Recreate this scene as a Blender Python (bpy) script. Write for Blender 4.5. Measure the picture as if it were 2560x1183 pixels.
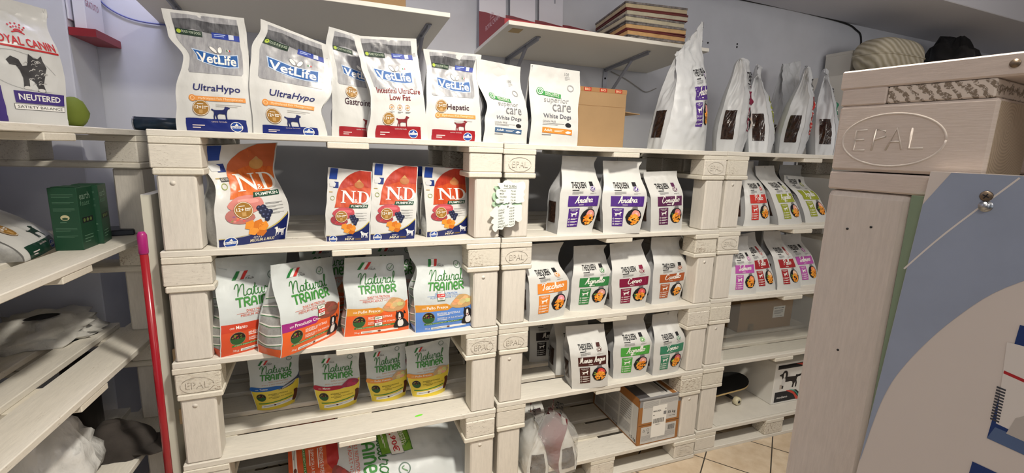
import bpy, bmesh, math, random
from mathutils import Vector, Matrix, noise
from mathutils.geometry import tessellate_polygon
for o in list(bpy.data.objects): bpy.data.objects.remove(o)
SC = bpy.context.scene
COL = SC.collection
PI = math.pi

# ------------------------------------------------------------------ camera, world, lights, exposure
cam_d = bpy.data.cameras.new('camera'); cam = bpy.data.objects.new('camera', cam_d); COL.objects.link(cam)
cam_d.sensor_fit = 'HORIZONTAL'; cam_d.sensor_width = 36.0
cam_d.lens = 36.0*1170.11/2560.0
cam_d.clip_start = 0.02
yaw, pitch, roll = 0.383565, 0.184388, 0.0326555
fwd = Vector((math.sin(yaw)*math.cos(pitch), math.cos(yaw)*math.cos(pitch), -math.sin(pitch)))
rt0 = Vector((math.cos(yaw), -math.sin(yaw), 0)); up0 = rt0.cross(fwd)
rt = math.cos(roll)*rt0 + math.sin(roll)*up0; up = -math.sin(roll)*rt0 + math.cos(roll)*up0
M = Matrix((rt, up, -fwd)).transposed().to_4x4(); M.translation = Vector((0.51495, -1.82419, 1.69876))
cam.matrix_world = M
SC.camera = cam
SC.view_settings.view_transform = 'Standard'; SC.view_settings.look = 'None'
SC.view_settings.gamma = 1.0; SC.view_settings.use_curve_mapping = False
SC.view_settings.exposure = -0.43

wd = bpy.data.worlds.new('world'); SC.world = wd; wd.use_nodes = True
wd.node_tree.nodes['Background'].inputs[0].default_value = (0.94, 0.95, 1.0, 1)
wd.node_tree.nodes['Background'].inputs[1].default_value = 0.19

def area(name, loc, target, sx, sy, power, color, spread=180):
    d = bpy.data.lights.new(name, 'AREA'); d.shape = 'RECTANGLE'; d.size = sx; d.size_y = sy
    d.energy = power; d.color = color
    d.spread = math.radians(spread)
    o = bpy.data.objects.new(name, d); COL.objects.link(o); o.location = loc
    o.rotation_euler = (Vector(target)-Vector(loc)).to_track_quat('-Z', 'Y').to_euler()
    return o
area('ceiling_lamp_over_aisle', (1.15, -1.40, 3.27), (1.15, -0.25, 0.0), 0.20, 0.20, 56, (1.0, 0.93, 0.81), 110)
area('fill_light_at_back', (1.2, -3.5, 3.27), (1.2, -0.4, 1.0), 1.0, 1.0, 34, (1.0, 0.95, 0.88))  # added fill that evens out the light on the lower shelves
pd = bpy.data.lights.new('fill_light_right', 'POINT'); pd.energy = 30; pd.color = (1.0, 0.95, 0.89); pd.shadow_soft_size = 0.16  # point light put in to lift the front and underside of the beam
po_ = bpy.data.objects.new('fill_light_right', pd); COL.objects.link(po_); po_.location = (3.5, -1.3, 2.5)
area('fill_light_left', (-0.1, -2.5, 3.27), (1.1, -1.2, 1.0), 0.6, 0.6, 20, (1.0, 0.95, 0.88))  # extra light added for the aisle-facing side of the near display
area('cool_fill_behind_camera', (1.2, -5.6, 1.9), (1.2, 0, 1.2), 3.2, 2.2, 22, (0.84, 0.91, 1.0))  # unseen bluish fill from behind the camera, added; no window is built
area('led_strip_above_corner', (-0.15, 0.45, 2.95), (-0.2, 0.86, 1.9), 0.5, 0.08, 9.0, (0.74, 0.74, 1.0))

# ------------------------------------------------------------------ materials
def lin(c):
    c = c/255.0
    return c/12.92 if c <= 0.04045 else ((c+0.055)/1.055)**2.4
def rgb(r, g, b): return (lin(r), lin(g), lin(b), 1)
MATS = {}
def newmat(name):
    m = bpy.data.materials.new(name); m.use_nodes = True
    return m, m.node_tree.nodes, m.node_tree.links, m.node_tree.nodes['Principled BSDF']
def mixc(n, l, fac, a, b, mode='MIX'):
    x = n.new('ShaderNodeMix'); x.data_type = 'RGBA'; x.blend_type = mode
    if isinstance(fac, (int, float)): x.inputs[0].default_value = fac
    else: l.new(fac, x.inputs[0])
    for k, v in ((6, a), (7, b)):
        if isinstance(v, tuple): x.inputs[k].default_value = v
        else: l.new(v, x.inputs[k])
    return x.outputs[2]
def noisefac(n, l, scale, detail, lo, hi, vec=None, rough=0.6):
    t = n.new('ShaderNodeTexNoise'); t.inputs['Scale'].default_value = scale; t.inputs['Detail'].default_value = detail
    t.inputs['Roughness'].default_value = rough
    if vec is not None: l.new(vec, t.inputs['Vector'])
    r = n.new('ShaderNodeMapRange'); r.inputs[1].default_value = lo; r.inputs[2].default_value = hi
    l.new(t.outputs['Fac'], r.inputs[0]); return r.outputs[0], t.outputs['Fac']
def objvec(n, l, sc=(1, 1, 1)):
    tc = n.new('ShaderNodeTexCoord'); mp = n.new('ShaderNodeMapping'); mp.inputs['Scale'].default_value = sc
    l.new(tc.outputs['Object'], mp.inputs['Vector']); return mp.outputs['Vector']
def bump(n, l, b, h, strength, dist):
    x = n.new('ShaderNodeBump'); x.inputs['Strength'].default_value = strength; x.inputs['Distance'].default_value = dist
    l.new(h, x.inputs['Height']); l.new(x.outputs['Normal'], b.inputs['Normal'])
def plain(name, c, rough=0.5, metal=0.0, spec=0.5, var=0.0, vs=8.0, bmp=0.0, bs=60.0, bd=0.002):
    if name in MATS: return MATS[name]
    m, n, l, b = newmat(name)
    b.inputs['Base Color'].default_value = rgb(*c); b.inputs['Roughness'].default_value = rough
    b.inputs['Metallic'].default_value = metal; b.inputs['Specular IOR Level'].default_value = spec
    if var:
        f, _ = noisefac(n, l, vs, 4, 0.3, 0.7, objvec(n, l))
        d = tuple(max(0, k*(1-var)) for k in c)
        l.new(mixc(n, l, f, rgb(*c), rgb(*d)), b.inputs['Base Color'])
    if bmp:
        _, h = noisefac(n, l, bs, 5, 0, 1, objvec(n, l)); bump(n, l, b, h, bmp, bd)
    MATS[name] = m; return m
def ink(r, g, b, rough=0.5):
    return plain('ink_%d_%d_%d' % (r, g, b), (r, g, b), rough, spec=0.35)
def film(name, c, rough=0.33, bd=0.0055, bs=20):
    """glossy packaging film with soft crumples"""
    if name in MATS: return MATS[name]
    m, n, l, b = newmat(name)
    b.inputs['Base Color'].default_value = rgb(*c); b.inputs['Roughness'].default_value = rough
    _, h = noisefac(n, l, bs, 3, 0, 1, objvec(n, l, (1, 1, 0.6)), 0.5); bump(n, l, b, h, 0.5, bd)
    MATS[name] = m; return m
def wood_paint(name, base, dark, sc, wear, tone=0.12, rough=0.6):
    m, n, l, b = newmat(name)
    v = objvec(n, l, sc)
    f1, h1 = noisefac(n, l, 9, 6, 0.35, 0.75, v, 0.7)
    g = n.new('ShaderNodeNewGeometry')
    c = mixc(n, l, f1, rgb(*base), rgb(*[k*0.93 for k in base]))
    mr = n.new('ShaderNodeMapRange'); mr.inputs[3].default_value = 1.0-tone; mr.inputs[4].default_value = 1.0
    l.new(g.outputs['Random Per Island'], mr.inputs[0])
    hv = n.new('ShaderNodeHueSaturation'); l.new(c, hv.inputs['Color']); l.new(mr.outputs[0], hv.inputs['Value'])
    f2, h2 = noisefac(n, l, 16, 8, wear, wear+0.05, v, 0.75)
    f3, _ = noisefac(n, l, 3.1, 2, 0.44, 0.58, objvec(n, l, (1, 1, 1)))
    mu = n.new('ShaderNodeMath'); mu.operation = 'MULTIPLY'; l.new(f2, mu.inputs[0]); l.new(f3, mu.inputs[1])
    c = mixc(n, l, mu.outputs[0], hv.outputs[0], rgb(*dark))
    l.new(c, b.inputs['Base Color']); b.inputs['Roughness'].default_value = rough
    b.inputs['Specular IOR Level'].default_value = 0.3
    bump(n, l, b, h2, 0.35, 0.0016)
    MATS[name] = m; return m
WP = wood_paint('white_painted_wood', (228, 223, 212), (120, 98, 76), (2.0, 14, 14), 0.615)
WPV = wood_paint('white_painted_post', (226, 220, 210), (130, 110, 90), (14, 14, 2.0), 0.69, 0.06)
WPY = wood_paint('white_painted_crosswise', (230, 224, 210), (120, 98, 76), (14, 2.0, 14), 0.61)
WPB = wood_paint('white_painted_block', (228, 222, 210), (112, 92, 74), (4, 12, 18), 0.57, 0.1)
WPR = wood_paint('rough_worn_painted_block', (226, 220, 206), (128, 106, 84), (5, 9, 14), 0.53, 0.1)
WPG = wood_paint('rough_pinkish_painted_wood', (220, 204, 192), (110, 86, 66), (3, 6, 30), 0.62, 0.03)
WALL = plain('wall_plaster', (214, 216, 223), 0.85, spec=0.2, var=0.05, vs=3, bmp=0.15, bs=160, bd=0.001)
CEIL = plain('ceiling_paint', (214, 214, 220), 0.9, spec=0.2, bmp=0.1, bs=200, bd=0.0006)
SHELF = plain('white_laminate', (228, 224, 214), 0.45)
MELA = plain('pale_melamine', (205, 203, 190), 0.5)
STEEL = plain('grey_bracket_paint', (150, 152, 162), 0.45, 0.3)
CARD = plain('cardboard', (164, 134, 98), 0.8, spec=0.2, var=0.06, vs=6)
BLACK = plain('matte_black', (22, 21, 22), 0.6)
CHROME = plain('zinc_metal', (170, 172, 176), 0.3, 1.0)
def kib():
    m, n, l, b = newmat('kibble_behind_film')
    v = n.new('ShaderNodeTexVoronoi'); v.inputs['Scale'].default_value = 90; l.new(objvec(n, l), v.inputs['Vector'])
    c = mixc(n, l, v.outputs['Distance'], rgb(62, 42, 32), rgb(24, 16, 14)); l.new(c, b.inputs['Base Color'])
    b.inputs['Roughness'].default_value = 0.22; bump(n, l, b, v.outputs['Distance'], 0.2, 0.002)
    return m
KIB = kib()
def tilemat():
    m, n, l, b = newmat('beige_floor_tile')
    tc = n.new('ShaderNodeTexCoord'); mp = n.new('ShaderNodeMapping'); mp.inputs['Rotation'].default_value = (0, 0, math.radians(52))
    mp.inputs['Location'].default_value = (0.11, 0.05, 0)
    l.new(tc.outputs['Object'], mp.inputs['Vector'])
    br = n.new('ShaderNodeTexBrick'); br.offset = 0.0; br.inputs['Scale'].default_value = 1.0
    br.inputs['Brick Width'].default_value = 0.33; br.inputs['Row Height'].default_value = 0.33; br.inputs['Mortar Size'].default_value = 0.0035
    br.inputs['Mortar Smooth'].default_value = 0.1
    br.inputs['Color1'].default_value = rgb(216, 200, 176); br.inputs['Color2'].default_value = rgb(208, 190, 166); br.inputs['Mortar'].default_value = rgb(58, 52, 46)
    l.new(mp.outputs['Vector'], br.inputs['Vector'])
    f, h = noisefac(n, l, 14, 6, 0.35, 0.75, mp.outputs['Vector'])
    c = mixc(n, l, f, br.outputs['Color'], rgb(190, 168, 140)); c2 = mixc(n, l, br.outputs['Fac'], c, rgb(58, 52, 46))
    l.new(c2, b.inputs['Base Color']); b.inputs['Roughness'].default_value = 0.4
    return m
TILE = tilemat()
def clear(name, tint, fac, rough=0.12, bmp=0.0):
    m, n, l, b = newmat(name)
    tr = n.new('ShaderNodeBsdfTransparent'); tr.inputs[0].default_value = (0.96, 0.96, 0.95, 1)
    mx = n.new('ShaderNodeMixShader'); mx.inputs[0].default_value = fac
    b.inputs['Base Color'].default_value = rgb(*tint); b.inputs['Roughness'].default_value = rough
    if bmp:
        _, h = noisefac(n, l, 22, 4, 0, 1, objvec(n, l)); bump(n, l, b, h, bmp, 0.01)
    l.new(tr.outputs[0], mx.inputs[1]); l.new(b.outputs[0], mx.inputs[2]); l.new(mx.outputs[0], n['Material Output'].inputs[0])
    MATS[name] = m; return m
ACRYL = clear('clear_acrylic', (230, 235, 235), 0.05, 0.05)
WRAP = clear('crinkled_clear_plastic', (240, 240, 238), 0.22, 0.14, 1.0)
def fur(name, a, c2):
    m, n, l, b = newmat(name)
    f, h = noisefac(n, l, 12, 6, 0.3, 0.7, objvec(n, l, (9, 3, 1.6)), 0.7)
    l.new(mixc(n, l, f, rgb(*a), rgb(*c2)), b.inputs['Base Color']); b.inputs['Roughness'].default_value = 0.33
    MATS[name] = m; return m
FUR = fur('printed_grey_fur', (172, 172, 175), (132, 132, 137)); FURD = fur('printed_dark_fur', (104, 104, 108), (46, 46, 50))
PUMPD = fur('printed_red_pumpkin', (186, 62, 40), (160, 44, 32)); PUMPO = fur('printed_orange_pumpkin', (226, 120, 44), (196, 82, 30)); PUMPM = fur('printed_mixed_pumpkin', (206, 88, 40), (176, 58, 34))
GUS = plain('printed_grey_gusset', (172, 172, 170), 0.4, var=0.14, vs=90)

# ------------------------------------------------------------------ object helpers
def link(o, parent=None):
    COL.objects.link(o)
    if parent is not None: o.parent = parent
    return o
def tag(o, label, cat, group=None):
    o['label'] = label; o['category'] = cat
    if group: o['group'] = group
    return o
def thing(name, label, cat, loc=(0, 0, 0), rz=0.0, group=None):
    o = bpy.data.objects.new(name, None); o.empty_display_size = 0.05; link(o)
    o.location = loc; o.rotation_euler = (0, 0, rz); return tag(o, label, cat, group)
class MB:
    def __init__(s): s.v = []; s.f = []; s.m = []; s.mats = []; s.sm = []
    def mi(s, mat):
        if mat not in s.mats: s.mats.append(mat)
        return s.mats.index(mat)
    def add(s, vs, fs, mat, smooth=False):
        o = len(s.v); s.v += [tuple(p) for p in vs]; k = s.mi(mat)
        for f in fs: s.f.append(tuple(i+o for i in f)); s.m.append(k); s.sm.append(smooth)
    def box(s, x0, y0, z0, x1, y1, z1, mat, b=0.0, T=None, seg=1):
        bm = bmesh.new(); bmesh.ops.create_cube(bm, size=1.0)
        for v in bm.verts: v.co = Vector(((x0+x1)/2+v.co.x*(x1-x0), (y0+y1)/2+v.co.y*(y1-y0), (z0+z1)/2+v.co.z*(z1-z0)))
        if b: bmesh.ops.bevel(bm, geom=bm.edges[:], offset=b, segments=seg, affect='EDGES', profile=0.5)
        s.bm(bm, mat, T=T)
    def bm(s, bm, mat, smooth=False, T=None):
        bm.verts.index_update()
        vs = [(T @ v.co if T is not None else v.co.copy()) for v in bm.verts]
        s.add(vs, [[v.index for v in f.verts] for f in bm.faces], mat, smooth); bm.free()
    def grid(s, fn, nu, nv, mat, smooth=True, flip=False):
        vs = [fn(i/nu, j/nv) for j in range(nv+1) for i in range(nu+1)]; fs = []
        for j in range(nv):
            for i in range(nu):
                a = j*(nu+1)+i; q = [a, a+1, a+nu+2, a+nu+1]; fs.append(q[::-1] if flip else q)
        s.add(vs, fs, mat, smooth)
    def tube(s, pts, r, mat, n=8, caps=True):
        pts = [Vector(p) for p in pts]; vs = []; fs = []
        R = r if isinstance(r, (list, tuple)) else [r]*len(pts)
        prev = None
        for i, p in enumerate(pts):
            t = (pts[min(i+1, len(pts)-1)]-pts[max(i-1, 0)]).normalized()
            a = prev if prev is not None else (Vector((0, 0, 1)) if abs(t.z) < 0.9 else Vector((1, 0, 0)))
            x = (a - t*a.dot(t)).normalized(); y = t.cross(x); prev = x
            for k in range(n):
                an = 2*PI*k/n; vs.append(p + x*math.cos(an)*R[i] + y*math.sin(an)*R[i])
        for i in range(len(pts)-1):
            for k in range(n): fs.append([i*n+k, i*n+(k+1) % n, (i+1)*n+(k+1) % n, (i+1)*n+k])
        if caps: fs.append(list(range(n))[::-1]); fs.append([(len(pts)-1)*n+k for k in range(n)])
        s.add(vs, fs, mat, True)
    def prism(s, ring, z0, z1, mat, T=None, smooth=False):
        n = len(ring); vs = [Vector((p[0], p[1], z0)) for p in ring]+[Vector((p[0], p[1], z1)) for p in ring]
        fs = [[i, (i+1) % n, n+(i+1) % n, n+i] for i in range(n)]+[list(range(n))[::-1], [n+i for i in range(n)]]
        s.add([T @ v for v in vs] if T is not None else vs, fs, mat, smooth)
    def build(s, name, parent=None):
        me = bpy.data.meshes.new(name); me.from_pydata(s.v, [], s.f)
        for m in s.mats: me.materials.append(m)
        me.polygons.foreach_set('material_index', s.m); me.polygons.foreach_set('use_smooth', s.sm)
        me.update(); o = bpy.data.objects.new(name, me); return link(o, parent)
def struct(name, mb):
    o = mb.build(name); o['kind'] = 'structure'; return o
def ell_ring(cx, cy, rx, ry, n=22, a0=0.0): return [(cx+rx*math.cos(a0+2*PI*i/n), cy+ry*math.sin(a0+2*PI*i/n)) for i in range(n)]
def spline(pts, k=5, closed=False):
    out = []; n = len(pts); rng = n if closed else n-1
    for i in range(rng):
        if closed: p0, p1, p2, p3 = pts[i-1], pts[i], pts[(i+1) % n], pts[(i+2) % n]
        else: p0, p1, p2, p3 = pts[max(i-1, 0)], pts[i], pts[i+1], pts[min(i+2, n-1)]
        for j in range(k):
            t = j/k
            out.append(tuple(0.5*(2*b+(c-a)*t+(2*a-5*b+4*c-d)*t*t+(3*b-a-3*c+d)*t**3) for a, b, c, d in zip(p0, p1, p2, p3)))
    if not closed: out.append(tuple(pts[-1]))
    return out
# ------------------------------------------------------------------ flat artwork that is laid onto surfaces
TXT = {}
def text_tris(s, bold=0.0, shear=0.0):
    key = (s, bold, shear)
    if key in TXT: return TXT[key]
    cu = bpy.data.curves.new('t', 'FONT'); cu.body = s; cu.size = 1.0; cu.offset = bold; cu.shear = shear; cu.resolution_u = 2; cu.fill_mode = 'FRONT'
    ob = bpy.data.objects.new('t', cu); COL.objects.link(ob)
    dg = bpy.context.evaluated_depsgraph_get(); ev = ob.evaluated_get(dg); me = ev.to_mesh(); me.calc_loop_triangles()
    v = [(p.co.x, p.co.y) for p in me.vertices]; t = [tuple(x.vertices) for x in me.loop_triangles]
    ev.to_mesh_clear(); bpy.data.objects.remove(ob); bpy.data.curves.remove(cu)
    x0 = min(p[0] for p in v); x1 = max(p[0] for p in v); y0 = min(p[1] for p in v); y1 = max(p[1] for p in v)
    TXT[key] = ([((p[0]-x0)/(x1-x0), (p[1]-y0)/(y1-y0)) for p in v], t, (x1-x0)/(y1-y0)); return TXT[key]
GL = {  # script letters: advance, strokes (x-height 1)
 'a': (1.0, [[(.72, .85), (.4, 1), (.1, .6), (.18, .1), (.48, .05), (.7, .5), (.78, 1), (.72, .3), (.88, 0), (1.05, .2)]]),
 'c': (.85, [[(.7, .8), (.42, 1), (.1, .55), (.25, .05), (.58, .05), (.88, .3)]]),
 'e': (.8, [[(.08, .4), (.55, .55), (.58, .92), (.3, .95), (.12, .5), (.28, .03), (.58, .05), (.85, .3)]]),
 'g': (1.0, [[(.72, .85), (.4, 1), (.1, .6), (.18, .1), (.48, .05), (.7, .5), (.78, 1), (.7, -.5), (.35, -.95), (.12, -.6), (.6, -.1), (1.05, .25)]]),
 'h': (.95, [[(.0, .2), (.35, 1.3), (.36, 2), (.2, 1.9), (.14, 0)], [(.14, .4), (.45, 1), (.66, .8), (.6, .2), (.78, 0), (1, .2)]]),
 'i': (.5, [[(.0, .2), (.22, 1), (.2, .2), (.36, 0), (.55, .2)], [(.3, 1.45), (.33, 1.55)]]),
 'l': (.5, [[(.0, .2), (.4, 1.4), (.38, 2.1), (.22, 1.9), (.16, .5), (.3, 0), (.55, .2)]]),
 'm': (1.3, [[(.0, .6), (.15, 1), (.12, 0)], [(.12, .4), (.38, 1), (.55, .8), (.52, 0)], [(.52, .4), (.8, 1), (.98, .8), (.94, .2), (1.1, 0), (1.35, .2)]]),
 'n': (.95, [[(.0, .6), (.15, 1), (.12, 0)], [(.12, .4), (.42, 1), (.62, .8), (.58, .2), (.75, 0), (1, .2)]]),
 'o': (.85, [[(.45, 1), (.1, .6), (.2, .08), (.55, .05), (.72, .5), (.45, 1), (.6, .75), (.9, .8)]]),
 'r': (.7, [[(.0, .4), (.2, 1.1), (.3, .9), (.6, .9), (.5, .3), (.6, .02), (.78, .2)]]),
 's': (.7, [[(.0, .2), (.35, 1.05), (.55, .5), (.5, .1), (.15, .0), (.7, .2)]]),
 't': (.6, [[(.0, .2), (.35, 1.9), (.2, .4), (.35, 0), (.65, .2)], [(.0, 1.15), (.6, 1.3)]]),
 'u': (1.0, [[(.0, .6), (.15, 1), (.12, .3), (.3, 0), (.6, .4), (.7, 1), (.68, .2), (.82, 0), (1.05, .2)]]),
 'v': (.8, [[(.0, .8), (.15, 1), (.25, .1), (.35, 0), (.65, .9), (.85, .85)]]),
 'z': (.8, [[(.1, .95), (.6, .95), (.1, .05), (.6, .05), (.85, .25)]]),
 'A': (1.5, [[(.0, -.1), (.4, .4), (.95, 2.2), (1.0, 1.0), (1.05, 0), (1.45, .2)], [(.2, .6), (.7, .75), (1.3, .9)]]),
 'C': (1.35, [[(1.15, 1.6), (1.1, 2.15), (.6, 1.9), (.2, .8), (.4, .05), (.9, .1), (1.3, .5)]]),
 'M': (1.9, [[(.0, .0), (.3, .6), (.5, 2.0), (.6, .4), (1.2, 2.1), (1.25, .3), (1.45, 0), (1.8, .3)]]),
 'N': (1.55, [[(-.1, 1.3), (.05, 1.9), (.35, 2.0), (.4, 1.2), (.3, 0)], [(.32, .4), (.8, 1.75), (1.15, 1.9), (1.2, 1.0), (1.15, .2), (1.35, 0), (1.6, .2)]]),
 'P': (1.15, [[(.2, 0), (.45, 1.9)], [(.0, 1.6), (.6, 2.2), (1.1, 1.8), (.8, 1.1), (.35, 1.0)]]),
 'S': (1.2, [[(1.0, 1.8), (.75, 2.15), (.4, 1.7), (.75, 1.0), (.6, .1), (.1, .1), (.1, .5), (1.1, .3)]]),
 'T': (1.15, [[(.0, 1.6), (.15, 2.1), (.7, 1.9), (1.4, 2.15)], [(.75, 1.9), (.55, .2), (.3, 0), (.2, .3)]]),
 ' ': (.8, []), 'V': (1.3, [[(.0, 1.7), (.3, 2.1), (.5, .0), (1.3, 2.1)]]) }
DOG = [(0, .72), (.05, .8), (.14, .72), (.24, .7), (.6, .72), (.7, .8), (.74, .98), (.82, 1), (.9, .95), (1, .9), (.99, .84), (.9, .8), (.86, .66), (.83, .5), (.82, .3), (.84, .04), (.8, 0), (.76, .02), (.75, .3), (.72, .4), (.45, .42), (.36, .38), (.33, .25), (.35, .02), (.28, 0), (.25, .22), (.2, .35), (.19, .08), (.2, 0), (.13, 0), (.12, .25), (.16, .45), (.14, .6), (.06, .66)]
CHI = [(0, .85), (.1, .95), (.2, .75), (.3, .68), (.6, .66), (.68, .75), (.66, .95), (.76, 1), (.86, .92), (1, .82), (.98, .76), (.88, .74), (.84, .55), (.84, .1), (.9, 0), (.76, 0), (.72, .3), (.4, .34), (.38, .1), (.44, 0), (.3, 0), (.26, .25), (.2, .05), (.24, 0), (.1, 0), (.12, .4), (.14, .62), (.06, .7)]
class Art:
    def __init__(s): s.it = []
    def tris(s, part, v, t, mat, L=1, side='F'): s.it.append((part, side, v, t, mat, L))
    def poly(s, part, pts, mat, L=1, side='F', hole=None):
        rings = [[Vector((p[0], p[1], 0)) for p in pts]]
        if hole: rings.append([Vector((p[0], p[1], 0)) for p in hole])
        s.tris(part, list(pts)+(list(hole) if hole else []), [tuple(t) for t in tessellate_polygon(rings)], mat, L, side)
    def rect(s, part, x0, y0, x1, y1, mat, L=1, side='F', k=0.0):
        s.poly(part, [(x0, y0), (x1, y0+k*(x1-x0)), (x1, y1+k*(x1-x0)), (x0, y1)], mat, L, side)
    def ell(s, part, cx, cy, rx, ry, mat, L=1, side='F', n=20): s.poly(part, ell_ring(cx, cy, rx, ry, n), mat, L, side)
    def ring(s, part, cx, cy, rx, ry, w, mat, L=1, side='F', n=28): s.poly(part, ell_ring(cx, cy, rx, ry, n), mat, L, side, ell_ring(cx, cy, rx-w, ry-w, n))
    def text(s, part, t, x0, y0, x1, y1, mat, L=2, bold=0.0, shear=0.0, side='F', k=0.0):
        v, tr, _ = text_tris(t, bold, shear); X = x1-x0; Y = y1-y0
        s.tris(part, [(x0+p[0]*X, y0+p[1]*Y+k*p[0]*X) for p in v], tr, mat, L, side)
    def stroke(s, part, pts, w, mat, L=2, side='F', smooth=5):
        if smooth and len(pts) > 2: pts = spline(pts, smooth)
        v = []; t = []
        for i, p in enumerate(pts):
            a = pts[max(i-1, 0)]; b = pts[min(i+1, len(pts)-1)]; dx = b[0]-a[0]; dy = b[1]-a[1]; d = math.hypot(dx, dy) or 1
            v += [(p[0]-dy/d*w/2, p[1]+dx/d*w/2), (p[0]+dy/d*w/2, p[1]-dx/d*w/2)]
            if i: q = 2*i; t += [(q-2, q-1, q+1), (q-2, q+1, q)]
        s.tris(part, v, t, mat, L, side)
    def script(s, part, t, x0, y0, x1, y1, w, mat, L=2, k=0.0, side='F'):
        """x0..x1 fits the advance width, y0..y1 is baseline to x-height"""
        tot = sum(GL[c][0] for c in t); sx = (x1-x0)/tot; sy = y1-y0; cx = 0
        for c in t:
            for st in GL[c][1]:
                s.stroke(part, [(x0+(cx+p[0]+p[1]*0.08)*sx, y0+p[1]*sy+k*(cx+p[0])*sx) for p in st], w, mat, L, side, 4)
            cx += GL[c][0]
    def sil(s, part, shape, x0, y0, x1, y1, mat, L=2, flip=False, side='F'):
        s.poly(part, [((x1-p[0]*(x1-x0)) if flip else (x0+p[0]*(x1-x0)), y0+p[1]*(y1-y0)) for p in shape], mat, L, side)
    def lines(s, part, x0, y0, x1, y1, n, mat, L=2, side='F', rnd=None, fill=0.45, k=0.0):
        r = rnd or random.Random(int(x0*999+y0*77))
        h = (y1-y0)/n
        for i in range(n):
            y = y1-(i+1)*h+h*(1-fill)/2; xe = x0+(x1-x0)*(1.0 if i < n-1 else r.uniform(.5, .85))
            s.rect(part, x0, y, xe, y+h*fill, mat, L, side, k)
    def xf(s, fn):
        s.it = [(p, sd, [fn(*q) for q in v], t, m, L) for p, sd, v, t, m, L in s.it]; return s
def subdiv(v, t, L):
    v = list(v); out = []; mid = {}; st = list(t); L2 = L*L
    while st:
        a, b, c = st.pop(); best = None; bl = L2
        for i, j, k in ((a, b, c), (b, c, a), (c, a, b)):
            d = (v[i][0]-v[j][0])**2+(v[i][1]-v[j][1])**2
            if d > bl: bl = d; best = (i, j, k)
        if not best: out.append((a, b, c)); continue
        i, j, k = best; e = (min(i, j), max(i, j))
        if e not in mid: mid[e] = len(v); v.append(((v[i][0]+v[j][0])/2, (v[i][1]+v[j][1])/2))
        m = mid[e]; st += [(i, m, k), (m, j, k)]
    return v, out
def lay(art, maps, parent, L=0.0, base=0.0010, step=0.00028, into=None):
    """maps side -> f(x,y) giving (point, normal); one mesh per part"""
    parts = {}
    for part, side, v, t, mat, ly in art.it:
        mb = into if (into is not None and part == 'print') else parts.setdefault(part, MB())
        if L: v, t = subdiv(v, t, L)
        P = []
        for p in v:
            q, n = maps[side](p[0], p[1]); P.append(q+n*(base+step*ly))
        # orient along the normal
        if t:
            a, b, c = t[0]; q, n = maps[side](v[a][0], v[a][1])
            if (P[b]-P[a]).cross(P[c]-P[a]).dot(n) < 0: t = [(x, z, y) for x, y, z in t]
        mb.add(P, t, mat, True)
    res = {}
    for k, mb in parts.items(): res[k] = mb.build(k, parent)
    return res
def flatmap(o, ex, ey):
    o = Vector(o); ex = Vector(ex); ey = Vector(ey); n = ex.cross(ey).normalized()
    return lambda x, y: (o+ex*x+ey*y, n)
# ------------------------------------------------------------------ room
def room():
    m = MB(); m.box(-4, -7, -0.1, 8, 1.1, 0, TILE); struct('floor', m)
    m = MB(); m.box(-4, 0.86, 0, 8, 1.0, 3.3, WALL); o = struct('wall_back', m)
    m = MB(); m.box(-1.15, -7, 0, -1.0, 0.86, 3.3, WALL); m.box(-1.0, 0.60, 0, -0.385, 0.86, 3.3, WALL, 0.004); struct('wall_left', m)
    m = MB(); m.box(7.0, -7, 0, 7.12, 0.86, 3.3, WALL); struct('wall_right', m)
    m = MB(); m.box(-4, -7, 3.3, 8, 1.1, 3.4, CEIL); struct('ceiling', m)
    m = MB()                                                    # boxed beam under the ceiling, running along the wall
    T = Matrix.Translation((3.32, 0.86, 2.77)) @ Matrix.Rotation(math.radians(0.8), 4, 'Y')
    m.box(-0.6, -0.64, 0, 3.8, 0.05, 0.62, CEIL, 0.004, T)
    struct('trim_1', m)
    m = MB(); m.box(4.9, -0.02, 3.02, 5.6, 0.205, 3.3, STEEL, 0.004)
room()
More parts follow.
